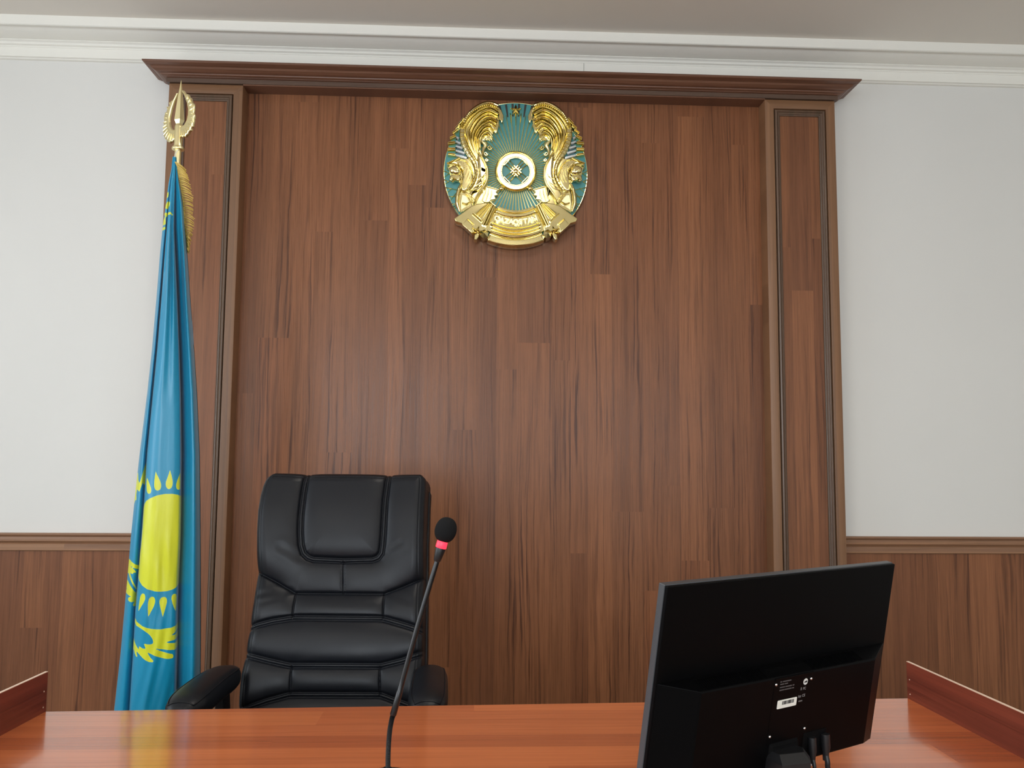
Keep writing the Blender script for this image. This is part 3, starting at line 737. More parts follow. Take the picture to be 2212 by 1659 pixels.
POLY_M = [[za(*q) for q in [(530, 860), (545, 790), (580, 740), (640, 700), (750, 655), (880, 633), (1000, 632), (1090, 648), (1130, 668), (1220, 700)]] + [zb(*q) for q in [(1000, 440), (935, 490), (860, 530), (780, 550), (690, 556), (600, 548), (500, 520), (430, 475), (385, 410), (376, 360), (385, 230), (400, 60)]] + [za(*q) for q in [(490, 1450), (515, 1150)]]]
POLY_M += [[za(*q) for q in P] for P in (
    [(585, 370), (600, 410), (620, 460), (650, 540), (655, 590), (645, 620), (620, 634), (598, 628), (582, 590), (577, 480)],
    [(728, 275), (745, 325), (770, 370), (800, 430), (815, 480), (817, 520), (805, 555), (785, 573), (758, 582), (730, 573), (710, 545), (703, 510), (703, 440), (715, 350)],
    [(960, 250), (972, 300), (985, 340), (1000, 410), (1005, 450), (1000, 500), (985, 535), (965, 552), (942, 560), (915, 548), (897, 520), (890, 480), (895, 440), (912, 395), (940, 320)],
    [(1130, 290), (1130, 560), (1110, 568), (1090, 570), (1070, 552), (1060, 520), (1062, 475), (1080, 415), (1110, 345)])]
POLY_M += [[zb(*q) for q in P] for P in (
    [(380, 825), (385, 750), (395, 680), (405, 625), (420, 592), (440, 578), (462, 582), (475, 610), (474, 650), (455, 695), (420, 750)],
    [(515, 888), (510, 780), (512, 700), (525, 650), (545, 628), (572, 618), (598, 630), (612, 660), (610, 700), (590, 755), (550, 825)],
    [(716, 895), (700, 830), (680, 760), (669, 700), (673, 660), (695, 635), (728, 625), (757, 633), (773, 660), (773, 700), (760, 750), (740, 820)],
    [(897, 840), (870, 775), (848, 715), (833, 655), (840, 615), (858, 597), (880, 592), (900, 602), (909, 640), (909, 700)],
    [(335, 890), (340, 930), (360, 965), (440, 1010), (500, 1032), (560, 1045), (630, 1053), (700, 1055), (830, 1040), (920, 1015), (970, 1005), (970, 1080), (920, 1090), (860, 1125), (800, 1142), (860, 1145), (970, 1120), (970, 1200), (920, 1205), (820, 1215), (735, 1240), (820, 1245), (970, 1262), (970, 1350), (915, 1342), (830, 1340), (700, 1322), (600, 1300), (640, 1325), (700, 1350), (780, 1375), (850, 1395), (864, 1420), (858, 1450), (800, 1455), (740, 1447), (680, 1430), (600, 1400), (500, 1350), (520, 1385), (550, 1430), (598, 1475), (575, 1485), (530, 1483), (480, 1460), (440, 1430), (400, 1390), (350, 1340), (358, 1380), (368, 1425), (350, 1420), (330, 1385), (318, 1340), (308, 1365), (302, 1300), (310, 1190), (325, 1225), (345, 1270), (385, 1325), (390, 1275), (410, 1285), (430, 1300), (475, 1308), (480, 1295), (465, 1265), (455, 1235), (500, 1248), (545, 1250), (585, 1240), (583, 1205), (570, 1170), (545, 1135), (520, 1110), (450, 1060), (400, 1035), (350, 1015), (330, 980)])]
POLY_L = [[za(*q) for q in P] for P in (
    [(610, 60), (600, 350), (575, 560), (555, 515), (515, 465), (490, 530), (460, 610), (440, 585), (425, 570), (410, 650), (415, 740), (395, 740), (380, 800), (340, 790), (360, 680), (400, 310), (440, 310), (443, 380), (445, 430), (465, 470), (510, 330), (550, 200)],
    [(557, 570), (552, 660), (542, 720), (540, 640)])]
POLY_L += [[zb(*q) for q in P] for P in (
    [(245, 140), (290, 180), (340, 212), (420, 248), (420, 285), (380, 280), (330, 262), (285, 240), (250, 222), (258, 240), (300, 262), (330, 290), (355, 325), (310, 318), (300, 340), (260, 325), (275, 370), (300, 430), (358, 540), (350, 556), (300, 480), (265, 405), (245, 340), (215, 330), (215, 200)],
    [(205, 390), (225, 425), (260, 485), (300, 540), (345, 600), (358, 640), (400, 660), (400, 790), (345, 780), (312, 776), (300, 750), (330, 710), (290, 715), (250, 705), (233, 685), (240, 655), (290, 640), (240, 625), (210, 605), (198, 575), (225, 545), (180, 520), (190, 450)])]
POLY_L += [[zb(*q) for q in [(375, 500), (388, 525), (386, 560), (370, 610), (358, 650), (340, 700), (348, 600), (360, 540)]]]
POLY_T = [[zc(*q) for q in P] for P in (
    [(200, 760), (205, 700), (220, 665), (243, 655), (244, 700), (238, 740), (220, 752)], [(185, 928), (195, 870), (212, 832), (235, 812), (258, 825), (266, 850), (258, 895), (238, 930), (215, 938), (200, 915)],
    [(170, 1025), (182, 990), (202, 985), (215, 1003), (260, 1000), (295, 1020), (318, 1060), (290, 1045), (240, 1042), (210, 1055), (197, 1080), (200, 1182), (155, 1190), (165, 1100), (190, 1050), (200, 1030)], [(140, 1222), (195, 1220), (197, 1265), (140, 1268)])]
def sdf(P, X, Y):
    """signed distance (positive inside) of points to a polygon"""
    d = np.full(X.shape, 1e9); ins = np.zeros(X.shape, bool); n = len(P)
    for i in range(n):
        ax, ay = P[i]; bx, by = P[(i + 1) % n]; ex, ey = bx - ax, by - ay; wx, wy = X - ax, Y - ay
        t = np.clip((wx * ex + wy * ey) / max(ex * ex + ey * ey, 1e-9), 0, 1)
        d = np.minimum(d, np.hypot(wx - t * ex, wy - t * ey))
        with np.errstate(divide='ignore', invalid='ignore'):
            c = ((ay > Y) != (by > Y)) & (X < (bx - ax) * (Y - ay) / ((by - ay) if by != ay else 1e-9) + ax)
        ins ^= c
    return np.where(ins, d, -d)
NR = 580; nL, nM, nR_, nB = 26, 66, 46, 20
rows = [342 + (1880 - 342) * i / (NR - 1) for i in range(NR)]
V = []; PX = []; PY = []; PANEL = []
def hsh(a): return sin(a * 12.9898) * 43758.5453 % 1
for i, ry in enumerate(rows):
    l, m1, m2, r = [interp([(a[0], a[k]) for a in ROWS], ry) for k in (1, 2, 3, 4)]
    zz = at(370, ry, FY).z
    sc_ = min(1, max(.05, (ry - 342) / 260)); wr = min(1, max(0, (ry - 1100) / 120))
    up = max(0, 1 - abs(ry - 560) / 330)
    rowv = []
    def add(pxl, dep, pan):
        dep = max(.0108, .013 + dep * .85 + .040 * sc_)
        q = at(pxl, ry, FY); k = (q.x - CAM.x) / (q.y - CAM.y)
        rowv.append((q.x + k * (-dep), FY - dep, zz)); PX.append(pxl); PY.append(ry); PANEL.append(pan)
    for j in range(nL):
        t = j / (nL - 1); x = l + (m1 - l) * t
        d = .018 * sin(pi * (.08 + .92 * t)) - .020 * (1 - t) ** 2 - .012 * t ** 3
        d += .004 * sin(t * 9 + ry * .004) * up
        add(x, .028 * 0 + d * sc_ + .008 * sc_, 0)
    for j in range(nM):
        t = j / (nM - 1); x = m1 + (m2 - m1) * t
        e = .042 * (1 - (2 * t - .9) ** 2 * .85) + .006 * sin(t * 7.5 + .6)
        e -= .055 * max(0, (t - .93) / .07) ** 2
        if t < .05: e -= .016 * (1 - t / .05) ** 2
        # fine wrinkles
        e += wr * .0030 * sin(19 * t + 2.6 * sin(ry * .013)) * sin(ry * .017 + 5 * t) ** 2
        e += up * (.008 * sin(t * 15 + ry * .004) )
        add(x, e * sc_ + .012 * sc_, 1)
    for j in range(nR_):
        t = j / (nR_ - 1); x = m2 + (r - m2) * t
        e = -.030 + .052 * sin(pi * min(1, t * 1.12 + .0) * .62 + .0) if t < .5 else -.030 + .052 * sin(pi * t * 1.12 * .62)
        e = e * 1.25 + .005 * sin(t * 11) + .004 * up * sin(t * 13 + ry * .01) - .07 * t ** 4
        add(x, e * sc_, 2)
    for j in range(1, nB):
        t = j / nB; x = r + (l - r) * t
        add(x, -.05 * sc_ - .01, 3)
    V += rowv
nC = nL + nM + nR_ + nB - 1
Fs = [(i * nC + j, i * nC + (j + 1) % nC, (i + 1) * nC + (j + 1) % nC, (i + 1) * nC + j) for i in range(NR - 1) for j in range(nC)]
fl = MB(); fl.v = V; fl.f = [tuple(reversed(f)) for f in Fs]
flag = fl.build('flag', None, None, smooth=60)
PX = np.array(PX); PY = np.array(PY); PANEL = np.array(PANEL)
msk = np.full(PX.shape, -50.0)
for pan, polys in ((0, POLY_L), (1, POLY_M)):
    s_i = np.where(PANEL == pan)[0]
    for P in polys:
        dd = sdf(P, PX[s_i], PY[s_i]); msk[s_i] = np.maximum(msk[s_i], dd)
s_i = np.where((PY < 540) & (PANEL < 2))[0]
for P in POLY_T: msk[s_i] = np.maximum(msk[s_i], sdf(P, PX[s_i], PY[s_i]))
at_ = flag.data.attributes.new('sun_and_eagle', 'FLOAT', 'POINT'); at_.data.foreach_set('value', msk.astype(np.float32))
N = NT('flag_satin'); an = N.n('ShaderNodeAttribute', attribute_name='sun_and_eagle'); tc = N.n('ShaderNodeTexCoord')
fac = N.ramp(N.math('MULTIPLY_ADD', an.outputs['Fac'], 1.0, .5), [(.35, 0.0), (.65, 1.0)])
rim = N.ramp(N.math('MULTIPLY_ADD', an.outputs['Fac'], .5, .3), [(.3, 1.0), (.75, 0.0)])
mp = N.n('ShaderNodeMapping', {'Vector': tc.outputs['Object'], 'Scale': (60, 60, 6)})
wv = N.n('ShaderNodeTexNoise', {'Vector': mp.outputs[0], 'Scale': 1.0, 'Detail': 3.0}).outputs['Fac']
yel = N.mix('MIX', rim, srgb(206, 210, 44), srgb(206, 214, 92))
colr = N.mix('MIX', fac, srgb(18, 134, 172), yel)
N.set(Base_Color=colr, Roughness=.30); N.b.inputs['Specular IOR Level'].default_value = .45
N.b.inputs['Sheen Weight'].default_value = .25; N.b.inputs['Sheen Roughness'].default_value = .4; N.b.inputs['Anisotropic'].default_value = .6
N.bump(wv, .25, .003)
flag.data.materials.append(N.m)
tag(flag, 'long sky-blue satin flag with yellow sun and eagle, hanging in folds from the gold pole', 'flag')
# fringe
fr = MB()
roots = [zc(*q) for q in [(352, 145), (385, 215), (405, 320), (425, 440), (445, 560), (468, 700), (482, 850), (492, 1000), (502, 1140), (522, 1280), (532, 1380), (540, 1500)]]
tips = [zc(*q) for q in [(530, 290), (533, 350), (557, 408), (582, 515), (618, 660), (632, 755), (628, 900), (652, 1070), (625, 1190), (602, 1330), (575, 1440), (560, 1590)]]
NCD = 74
for i in range(NCD):
    f = i / (NCD - 1) * (len(roots) - 1); k0 = min(int(f), len(roots) - 2); t = f - k0
    r0 = [roots[k0][j] + (roots[k0 + 1][j] - roots[k0][j]) * t for j in (0, 1)]
    tt = [tips[k0][j] + (tips[k0 + 1][j] - tips[k0][j]) * t + random.uniform(-3, 1.0) * (1, 1.2)[j] for j in (0, 1)]
    Yd = FY - .014 - .008 * random.random()
    P = []
    for s in range(15):
        a = s / 14; x = r0[0] + (tt[0] - r0[0]) * a; y = r0[1] + (tt[1] - r0[1]) * a - 2.2 * sin(pi * a)
        P.append(at(x, y, Yd - .008 * sin(pi * a)))
    fr.tube(P, [.0011 if s % 2 else .0017 for s in range(15)], 6)
edge = [at(x, y, FY - .016) for x, y in roots]
fr.tube(catmull(edge, 12), [.0017 if s % 2 else .0024 for s in range((len(edge) - 1) * 12 + 1)], 6)
fr.build('gold_fringe', m_fringe, flag, smooth=70)
mb = MB(); mb.tube(catmull([at(376.5, 343, FY - .014), at(378.5, 334, FY - .019), at(381.5, 328, FY - .021), at(385.5, 322.5, FY - .0195)], 6), .0011, 8); mb.build('tie_cord', m_cord, flag, smooth=60)

# ------------------------------------------------------------------ office chair
CP0 = Vector((-.38, -1.2, .645)); ca = radians(-3)
cex = Vector((cos(ca), sin(ca), 0)); cez = Vector((0, .2, .575)); cez = (cez - cex * cez.dot(cex)).normalized(); cn = cex.cross(cez)
chair = empty('office_chair', (-.36, -1.40, 0), 'black leather high-backed office chair behind the desk, left of centre', 'office chair')
def cpt(x, z, d): return CP0 + cex * x + cez * z + cn * d
OL = [(-.17, -.215), (-.10, -.228), (-.01, -.236), (.04, -.238), (.078, -.239), (.126, -.2365), (.20, -.2345), (.263, -.2335), (.349, -.236), (.46, -.2465), (.52, -.2505), (.565, -.250), (.595, -.247), (.612, -.243), (.622, -.2375), (.629, -.230), (.6335, -.221)]
OR_ = [(-.17, .222), (-.10, .235), (.0, .242), (.10, .2435), (.135, .243), (.196, .2405), (.338, .2345), (.442, .2305), (.557, .2285), (.595, .2285), (.615, .2275), (.626, .224), (.632, .217)]
SEAMS = [  # polyline, groove width, piping
 ([(-.123, .66), (-.126, .577), (-.1255, .507), (-.122, .46), (-.117, .425), (-.108, .402), (-.095, .391), (-.08, .386), (.005, .383), (.088, .386), (.103, .392), (.112, .405), (.114, .43), (.1145, .463), (.113, .556), (.117, .66)], 1),
 ([(-.26, .358), (-.232, .349), (-.175, .322), (-.122, .293), (.126, .293), (.18, .314), (.232, .337), (.26, .345)], 0),
 ([(-.119, .293), (-.1185, .224)], 2), ([(.1265, .293), (.130, .224)], 2),
 ([(-.26, .188), (-.231, .198), (-.17, .215), (-.114, .2245), (.129, .2245), (.18, .211), (.221, .199), (.26, .190)], 1),
 ([(-.26, .130), (-.232, .126), (-.17, .112), (-.112, .1005), (.132, .1015), (.19, .116), (.241, .135), (.26, .14)], 1),
 ([(-.105, .100), (-.103, .028)], 2), ([(.131, .100), (.136, .028)], 2),
 ([(-.26, -.024), (-.218, -.009), (-.16, .012), (-.103, .0275), (.137, .029), (.18, .015), (.217, .003), (.26, -.012)], 1),
 ([(.006, .383), (.012, .293)], 3)]
NU, NV = 450, 700
Z0c, Z1c = -.17, .6335
U = np.linspace(0, 1, NU); 
tv = np.linspace(0, 1, NV); ZV = Z0c + (Z1c - Z0c) * (1 - (1 - tv) ** 1.25)
GX = np.zeros((NV, NU)); GZ = np.zeros((NV, NU))
for i, z in enumerate(ZV):
    a, b = interp(OL, z), interp(OR_, z)
    s = U
    GX[i] = a + (b - a) * s
    arch = .008 * (1 - ((s - .5) * 2) ** 2) * max(0, (z - .45) / .18) ** 2
    GZ[i] = z + arch
def pdist(P, X, Z):
    d = np.full(X.shape, 9.0)
    for (ax, az), (bx, bz) in zip(P, P[1:]):
        ex, ez = bx - ax, bz - az; t = np.clip(((X - ax) * ex + (Z - az) * ez) / (ex * ex + ez * ez), 0, 1)
        d = np.minimum(d, np.hypot(X - ax - t * ex, Z - az - t * ez))
    return d
EL = np.array([interp(OL, z) for z in ZV])[:, None]; ER = np.array([interp(OR_, z) for z in ZV])[:, None]
edge_d = np.minimum(np.minimum(GX - EL, ER - GX), Z1c + .0075 - GZ)
DD = np.zeros_like(GX); puff = np.ones(GX.shape)
for P, kind in SEAMS:
    d = pdist(P, GX, GZ)
    if kind == 0: DD -= .0050 * np.exp(-(d / .0036) ** 2); puff *= 1 - np.exp(-d / .020)
    elif kind == 1:
        DD += .0034 * np.exp(-(d / .0029) ** 2) - .0052 * np.exp(-((d - .0062) / .0030) ** 2); puff *= 1 - np.exp(-d / .020)
    elif kind == 2: DD -= .0034 * np.exp(-(d / .0024) ** 2); puff *= 1 - .6 * np.exp(-d / .014)
    else:
        DD -= .0024 * np.exp(-(d / .0018) ** 2); DD -= .0012 * np.exp(-((d - .0062) / .0012) ** 2) * (.5 + .5 * np.sign(np.sin(GZ * 1500))); puff *= 1 - .3 * np.exp(-d / .010)
DD += .018 * puff
r = .034; e = np.clip(edge_d, 0, r); DD -= (r - np.sqrt(np.maximum(r * r - (r - e) ** 2, 0))) * .95
DD += -.0016 * np.exp(-((edge_d - .016) / .0016) ** 2)
# broad shape: side wings lift slightly, headrest and lumbar swell, soft creases
xn = (GX - .0) / .24
DD += .012 * xn ** 4 + .012 * np.exp(-((GZ - .16) / .12) ** 2) * (1 - xn ** 2) - .010 * np.exp(-((GZ - .32) / .06) ** 2) + .012 * np.exp(-((GZ - .52) / .12) ** 2)
for (x0, z0, x1, z1, w, a) in ((-.17, .415, -.118, .390, .011, .0009), (.13, .41, .165, .43, .008, .0006), (-.22, .285, -.135, .297, .008, .0010), (-.21, .262, -.15, .282, .008, .0006), (.14, .30, .20, .27, .009, .0005)):
    d = pdist([(x0, z0), (x1, z1)], GX, GZ); DD -= a * np.exp(-(d / w) ** 2); DD += a * .8 * np.exp(-((d - w * 1.8) / w) ** 2)
mb = MB(); vs = []
for i in range(NV):
    for j in range(NU): vs.append(cpt(float(GX[i, j]), float(GZ[i, j]), float(DD[i, j])))
fs = [(i * NU + j, i * NU + j + 1, (i + 1) * NU + j + 1, (i + 1) * NU + j) for i in range(NV - 1) for j in range(NU - 1)]
# side and back shell from the boundary loop
loop = [(i, 0) for i in range(NV - 1)] + [(NV - 1, j) for j in range(NU - 1)] + [(i, NU - 1) for i in range(NV - 1, 0, -1)] + [(0, j) for j in range(NU - 1, 0, -1)]
cur = [i * NU + j for i, j in loop]; nl = len(loop)
cxm, czm = 0.0, .25
for k_, (grow, dep) in enumerate(((.003, -.040), (.0065, -.050), (.003, -.054), (.006, -.058), (.008, -.075), (.004, -.100), (-.012, -.118), (-.05, -.128))):
    new = []
    for (i, j) in loop:
        x, z = GX[i, j], GZ[i, j]; L = hypot(x - cxm, z - czm); nx = (x - cxm) / L; nz_ = (z - czm) / L
        if abs(x) > .2 and z < .6: nx, nz_ = (1 if x > 0 else -1), 0
        vs.append(cpt(float(x + nx * grow), float(z + nz_ * grow), dep)); new.append(len(vs) - 1)
    for a in range(nl): b = (a + 1) % nl; fs.append((cur[b], cur[a], new[a], new[b]))
    cur = new
fs.append(tuple(reversed(cur)))
mb.v = [tuple(v) for v in vs]; mb.f = [tuple(reversed(f)) for f in fs]
mb.f = fs
br_ = mb.build('backrest', m_leather, chair, smooth=80)
# piping along the front edge
pp = [cpt(interp(OL, z) - .0035, z, -.044) for z in np.linspace(-.17, .60, 40)]
for tab, sg in ((OL, -1), (OR_, 1)):
    mb = MB(); mb.tube([cpt(interp(tab, z) + .0045 * sg, z, -.046) for z in np.linspace(-.15, .60, 60)], .0028, 8)
    mb.build('edge_piping', m_leather, br_, smooth=60)
# seat
def rbox_loft(mb, c, sx, sy, prof, n=48, e=4.0):
    """superellipse cushion: prof = [(scale, z)]"""
    rings = []
    for s, z in prof:
        rg = []
        for k_ in range(n):
            a = 2 * pi * k_ / n; ca_, sa = cos(a), sin(a)
            rg.append(Vector((c[0] + sx * s * abs(ca_) ** (2 / e) * (1 if ca_ >= 0 else -1), c[1] + sy * s * abs(sa) ** (2 / e) * (1 if sa >= 0 else -1), z)))
        rings.append(rg)
    mb.loft(rings)
mb = MB(); rbox_loft(mb, (-.36, -1.49), .25, .25, [(.80, .415), (.93, .42), (.985, .44), (1, .47), (.985, .497), (.93, .512), (.75, .52), (.4, .524)])
mb.build('seat', m_leather, chair, smooth=60)
# arms
def pad(x, yr, yf, zr, zf, name='arm_pad'):
    mb = MB(); rings = []; n = 28; m = 22
    for i in range(m + 1):
        t = i / m; y = yr + (yf - yr) * t; z = zr + (zf - zr) * t + .006 * sin(pi * t)
        c = 1 - abs(2 * t - 1) ** 5; s = max(.04, c) ** .42
        w = .050 * s * (.90 + .10 * t); h = .034 * s
        rg = []
        for k_ in range(n):
            a = 2 * pi * k_ / n; ca_, sa = cos(a), sin(a)
            rg.append(Vector((x[0] + (x[1] - x[0]) * t + w * abs(ca_) ** .8 * (1 if ca_ >= 0 else -1), y, z + h * abs(sa) ** .8 * (1 if sa >= 0 else -1) - .030)))
        rings.append(rg)
    mb.loft(rings)
    o = mb.build(name, m_leather, chair, smooth=60)
    sm = MB(); P = []
    def on(t, a):
        s = max(.04, 1 - abs(2 * t - 1) ** 5) ** .42; w = .050 * s * (.90 + .10 * t) + .0004; h = .034 * s + .0004
        return Vector((x[0] + (x[1] - x[0]) * t + w * abs(cos(a)) ** .8 * (1 if cos(a) >= 0 else -1), yr + (yf - yr) * t, zr + (zf - zr) * t + .006 * sin(pi * t) + h * abs(sin(a)) ** .8 - .030))
    a0, a1 = radians(38), radians(142)
    P += [on(.05 + .9 * i / 30, a0) for i in range(31)] + [on(.95, a0 + (a1 - a0) * i / 14) for i in range(1, 15)]
    P += [on(.95 - .9 * i / 30, a1) for i in range(1, 31)] + [on(.05, a1 + (a0 - a1) * i / 14) for i in range(1, 14)]
    sm.tube(P + [P[0]], .0016, 6); sm.build('pad_seam', m_leather, o, smooth=60)
    return o
pad((-.638, -.668), -1.19, -1.50, .757, .742)
pad((-.112, -.104), -1.19, -1.50, .757, .742)
for sx, sg in ((-.645, 1), (-.100, -1)):
    mb = MB()
    for k_ in range(1):
        pts = catmull([(sx, -1.24, .705), (sx + .005 * sg, -1.235, .60), (sx + .03 * sg, -1.30, .50), (sx + .12 * sg, -1.38, .405)], 8)
        rings = [[p + Vector((dx, dy, 0)) for dx, dy in ((-.012, -.028), (.012, -.028), (.012, .028), (-.012, .028))] for p in pts]
        mb.loft(rings)
        pts = catmull([(sx, -1.45, .705), (sx + .005 * sg, -1.47, .60), (sx + .03 * sg, -1.44, .50), (sx + .12 * sg, -1.42, .405)], 8)
        mb.loft([[p + Vector((dx, dy, 0)) for dx, dy in ((-.012, -.022), (.012, -.022), (.012, .022), (-.012, .022))] for p in pts])
    mb.build('arm_support', m_plastic, chair, smooth=50, bevel=.003)
mb = MB(); mb.box(-.46, -.26, -1.56, -1.34, .39, .416); mb.build('tilt_mechanism', m_plastic, chair, bevel=.004)
mb = MB(); P = catmull([(-.36, -1.40, .40), (-.36, -1.22, .41), (-.37, -1.11, .50), (-.375, -1.075, .64)], 8)
mb.loft([[p + Vector((dx, dy, 0)) for dx, dy in ((-.04, -.006), (.04, -.006), (.04, .006), (-.04, .006))] for p in P]); mb.build('back_bracket', m_plastic, chair, smooth=50)
mb = MB(); mb.lathe([(.028, .10), (.028, .25), (.018, .252), (.018, .39)], (-.36, -1.44, 0), 24); mb.build('gas_lift', m_plastic, chair, smooth=40)
mb = MB()
for k_ in range(5):
    a = 2 * pi * k_ / 5 + .3; d = Vector((cos(a), sin(a), 0)); n_ = Vector((-sin(a), cos(a), 0)); c = Vector((-.36, -1.44, 0))
    mb.loft([[c + d * r_2 + n_ * w + Vector((0, 0, z)) for w, z in ((-w0, z0), (w0, z0), (w0 * .7, z1), (-w0 * .7, z1))] for r_2, w0, z0, z1 in ((.01, .03, .085, .13), (.15, .024, .08, .115), (.29, .016, .07, .092))])
bs = mb.build('star_base', m_plastic, chair, bevel=.003)
for k_ in range(5):
    a = 2 * pi * k_ / 5 + .3; c = Vector((-.36 + .285 * cos(a), -1.44 + .285 * sin(a), .03)); ax = Vector((-sin(a), cos(a), 0))
    mb = MB(); mb.tube([c - ax * .024, c - ax * .022, c - ax * .006, c + ax * .006, c + ax * .022, c + ax * .024], [.024, .029, .029, .029, .029, .024], 20); mb.tube([c + Vector((0, 0, .02)), c + Vector((0, 0, .045))], .006, 8)
    mb.build('caster', m_plastic, chair, smooth=40)

# ------------------------------------------------------------------ desk
dBL = Vector((-.9142, -1.5945)); dBR = Vector((1.0135, -1.5225)); dL = Vector((-.0525, -1)).normalized(); dR = Vector((.0318, -1)).normalized()
LEN = .72; ZD = .75
dFL = dBL + dL * LEN; dFR = dBR + dR * (LEN + .07)
desk = empty('desk', ((dBL.x + dBR.x) / 2, -1.9, 0), 'glossy orange-brown wooden desk with raised side boards, in front of the office chair', 'desk')
mb = MB(); o2 = .006
q = [dFL - Vector((o2, 0)), dFR + Vector((o2, 0)), dBR + Vector((o2, 0)), dBL - Vector((o2, 0))]
mb.loft([[Vector((a.x, a.y, z)) for a in q] for z in (ZD - .025, ZD)])
mb.build('desktop', m_desk, desk, bevel=.0012)
for nm, A0, A1, sg in (('side_board', dBL, dFL, -1), ('side_board', dBR, dFR, 1)):
    n_ = Vector((sg, 0)); hb = .083
    mb = MB(); c = [A0, A0 + n_ * .006, A1 + n_ * .006, A1]
    mb.loft([[Vector((a.x, a.y, z)) for a in c] for z in (ZD, ZD + hb)])
    bo = mb.build(nm, m_deskv, desk)
    d_ = (A1 - A0).normalized()
    mb = MB(); mb.loft([[Vector((a.x, a.y, z)) for a in c] for z in (ZD + hb, ZD + hb + .0012)]); mb.build('edge_banding', m_edge, bo)
    for hh in (.045, .012):
        mb = MB(); pq = A0 + d_ * .012; mb.lathe([(.0016, 0), (.0016, .0006)], (pq.x - sg * .0002, pq.y, ZD + hh), 12, Matrix.Rotation(radians(-90 * sg), 4, 'Y'))
        mb.build('screw_cap', m_edge, bo)
fb = MB(); fb.box(-.93, 1.05, -2.27, -2.252, .02, ZD - .025); fb.build('front_panel', m_deskv, desk)
for x0 in (-.925, 1.005):
    MB().box(x0, x0 + .022, -2.25, -1.64, 0, ZD - .025).build('side_panel', m_deskv, desk)

# ------------------------------------------------------------------ gooseneck microphone
MY = -2.03
mic = empty('microphone', (atz(838, 1668, ZD).x, MY, ZD), 'thin black gooseneck microphone with glowing red ring and foam head, standing on the desk', 'microphone')
g0 = at(837, 1662, MY)
mb = MB(); mb.lathe([(.048, 0), (.050, .003), (.050, .012), (.046, .018), (.020, .022)], (g0.x, MY - .0, ZD), 40); mb.build('base', m_plastic, mic, smooth=40)
mb = MB(); mb.tube([(g0.x, MY, ZD + .02), (g0.x, MY, g0.z - .004), (g0.x, MY, g0.z + .003)], [.009, .009, .007], 20); mb.build('base_collar', m_plastic, mic, smooth=40)
P = catmull([at(838, 1660, MY), at(838.5, 1630, MY), at(840, 1600, MY), at(842.5, 1575, MY), at(846, 1556, MY), at(849.5, 1543, MY)], 24)
mb = MB(); mb.tube(P, [.0044 if i % 2 else .0037 for i in range(len(P))], 14); mb.build('gooseneck', m_plastic, mic, smooth=50)
mb = MB(); a0 = at(849, 1545, MY); a1 = at(863, 1495, MY); a2 = at(944, 1213, MY - .0)
P = [a0, a0 + (a1 - a0) * .05, a1, a1 + (a2 - a1) * .01] + [a1 + (a2 - a1) * f + Vector((-.0014 * sin(pi * f), 0, 0)) for f in (.1, .3, .5, .7, .9)] + [a2]
mb.tube(P, [.0052, .0056, .0052, .0046] + [.0045] * 5 + [.0043], 20); mb.build('stem', plain('glossy_black_stem', srgb(20, 20, 22), .22), mic, smooth=40)
dirn = (at(962, 1148, MY) - at(946, 1205, MY)).normalized()
b0 = at(943.8, 1213, MY)
mb = MB(); mb.tube([b0, b0 + dirn * .002, b0 + dirn * .022, b0 + dirn * .024], [.0046, .0062, .0088, .0085], 24); mb.build('capsule_neck', m_plastic, mic, smooth=40)
mb = MB(); mb.tube([b0 + dirn * .0238, b0 + dirn * .025, b0 + dirn * .035, b0 + dirn * .037], [.0088, .0095, .0092, .0080], 28); mb.build('light_ring', m_red, mic, smooth=40)
mb = MB(); c0 = b0 + dirn * .034; n = 24; Pp = []; Rr = []
for i in range(n + 1):
    t = i / n; Pp.append(c0 + dirn * (.043 * (1 - cos(pi * t)) / 2)); Rr.append(max(.0005, .0188 * sin(pi * t) ** .82 * (1.04 - .08 * t)))
mb.tube(Pp, Rr, 32); mb.build('foam_windscreen', m_foam, mic, smooth=80)

# ------------------------------------------------------------------ monitor seen from behind
mo = Vector((.4817, -2.0947, .8021)); ma, mt = .5192, -.186
mex = Vector((cos(ma), sin(ma), 0)); mnb = Vector((sin(ma), -cos(ma), 0)); mez = Vector((0, 0, 1)) * cos(mt) - mnb * sin(mt); mn = mex.cross(mez)
MM = Matrix((mex, mez, mn)).transposed().to_4x4(); MM.translation = mo           # local (x across, y up the panel, z out of the back)
mon = empty('monitor', (mo.x, mo.y, ZD), 'black flat-screen computer monitor turned away with a white barcode sticker, on the desk', 'monitor')
def mbx(mb, x0, x1, y0, y1, z0, z1): return mb.box(x0, x1, y0, y1, z0, z1, MM)
WM, HM = .27, .322
mb = MB(); mbx(mb, -WM, WM, 0, HM, -.006, 0); shell = mb.build('back_shell', m_monitor, mon, bevel=.0015)
mb = MB(); mbx(mb, -WM - .001, WM + .001, -.001, HM + .001, -.018, -.006); mb.build('bezel_frame', m_bezel, mon, bevel=.0012)
mb = MB(); mbx(mb, -WM + .006, WM - .006, .016, HM - .006, -.0186, -.018); mb.build('screen', m_screen, mon)
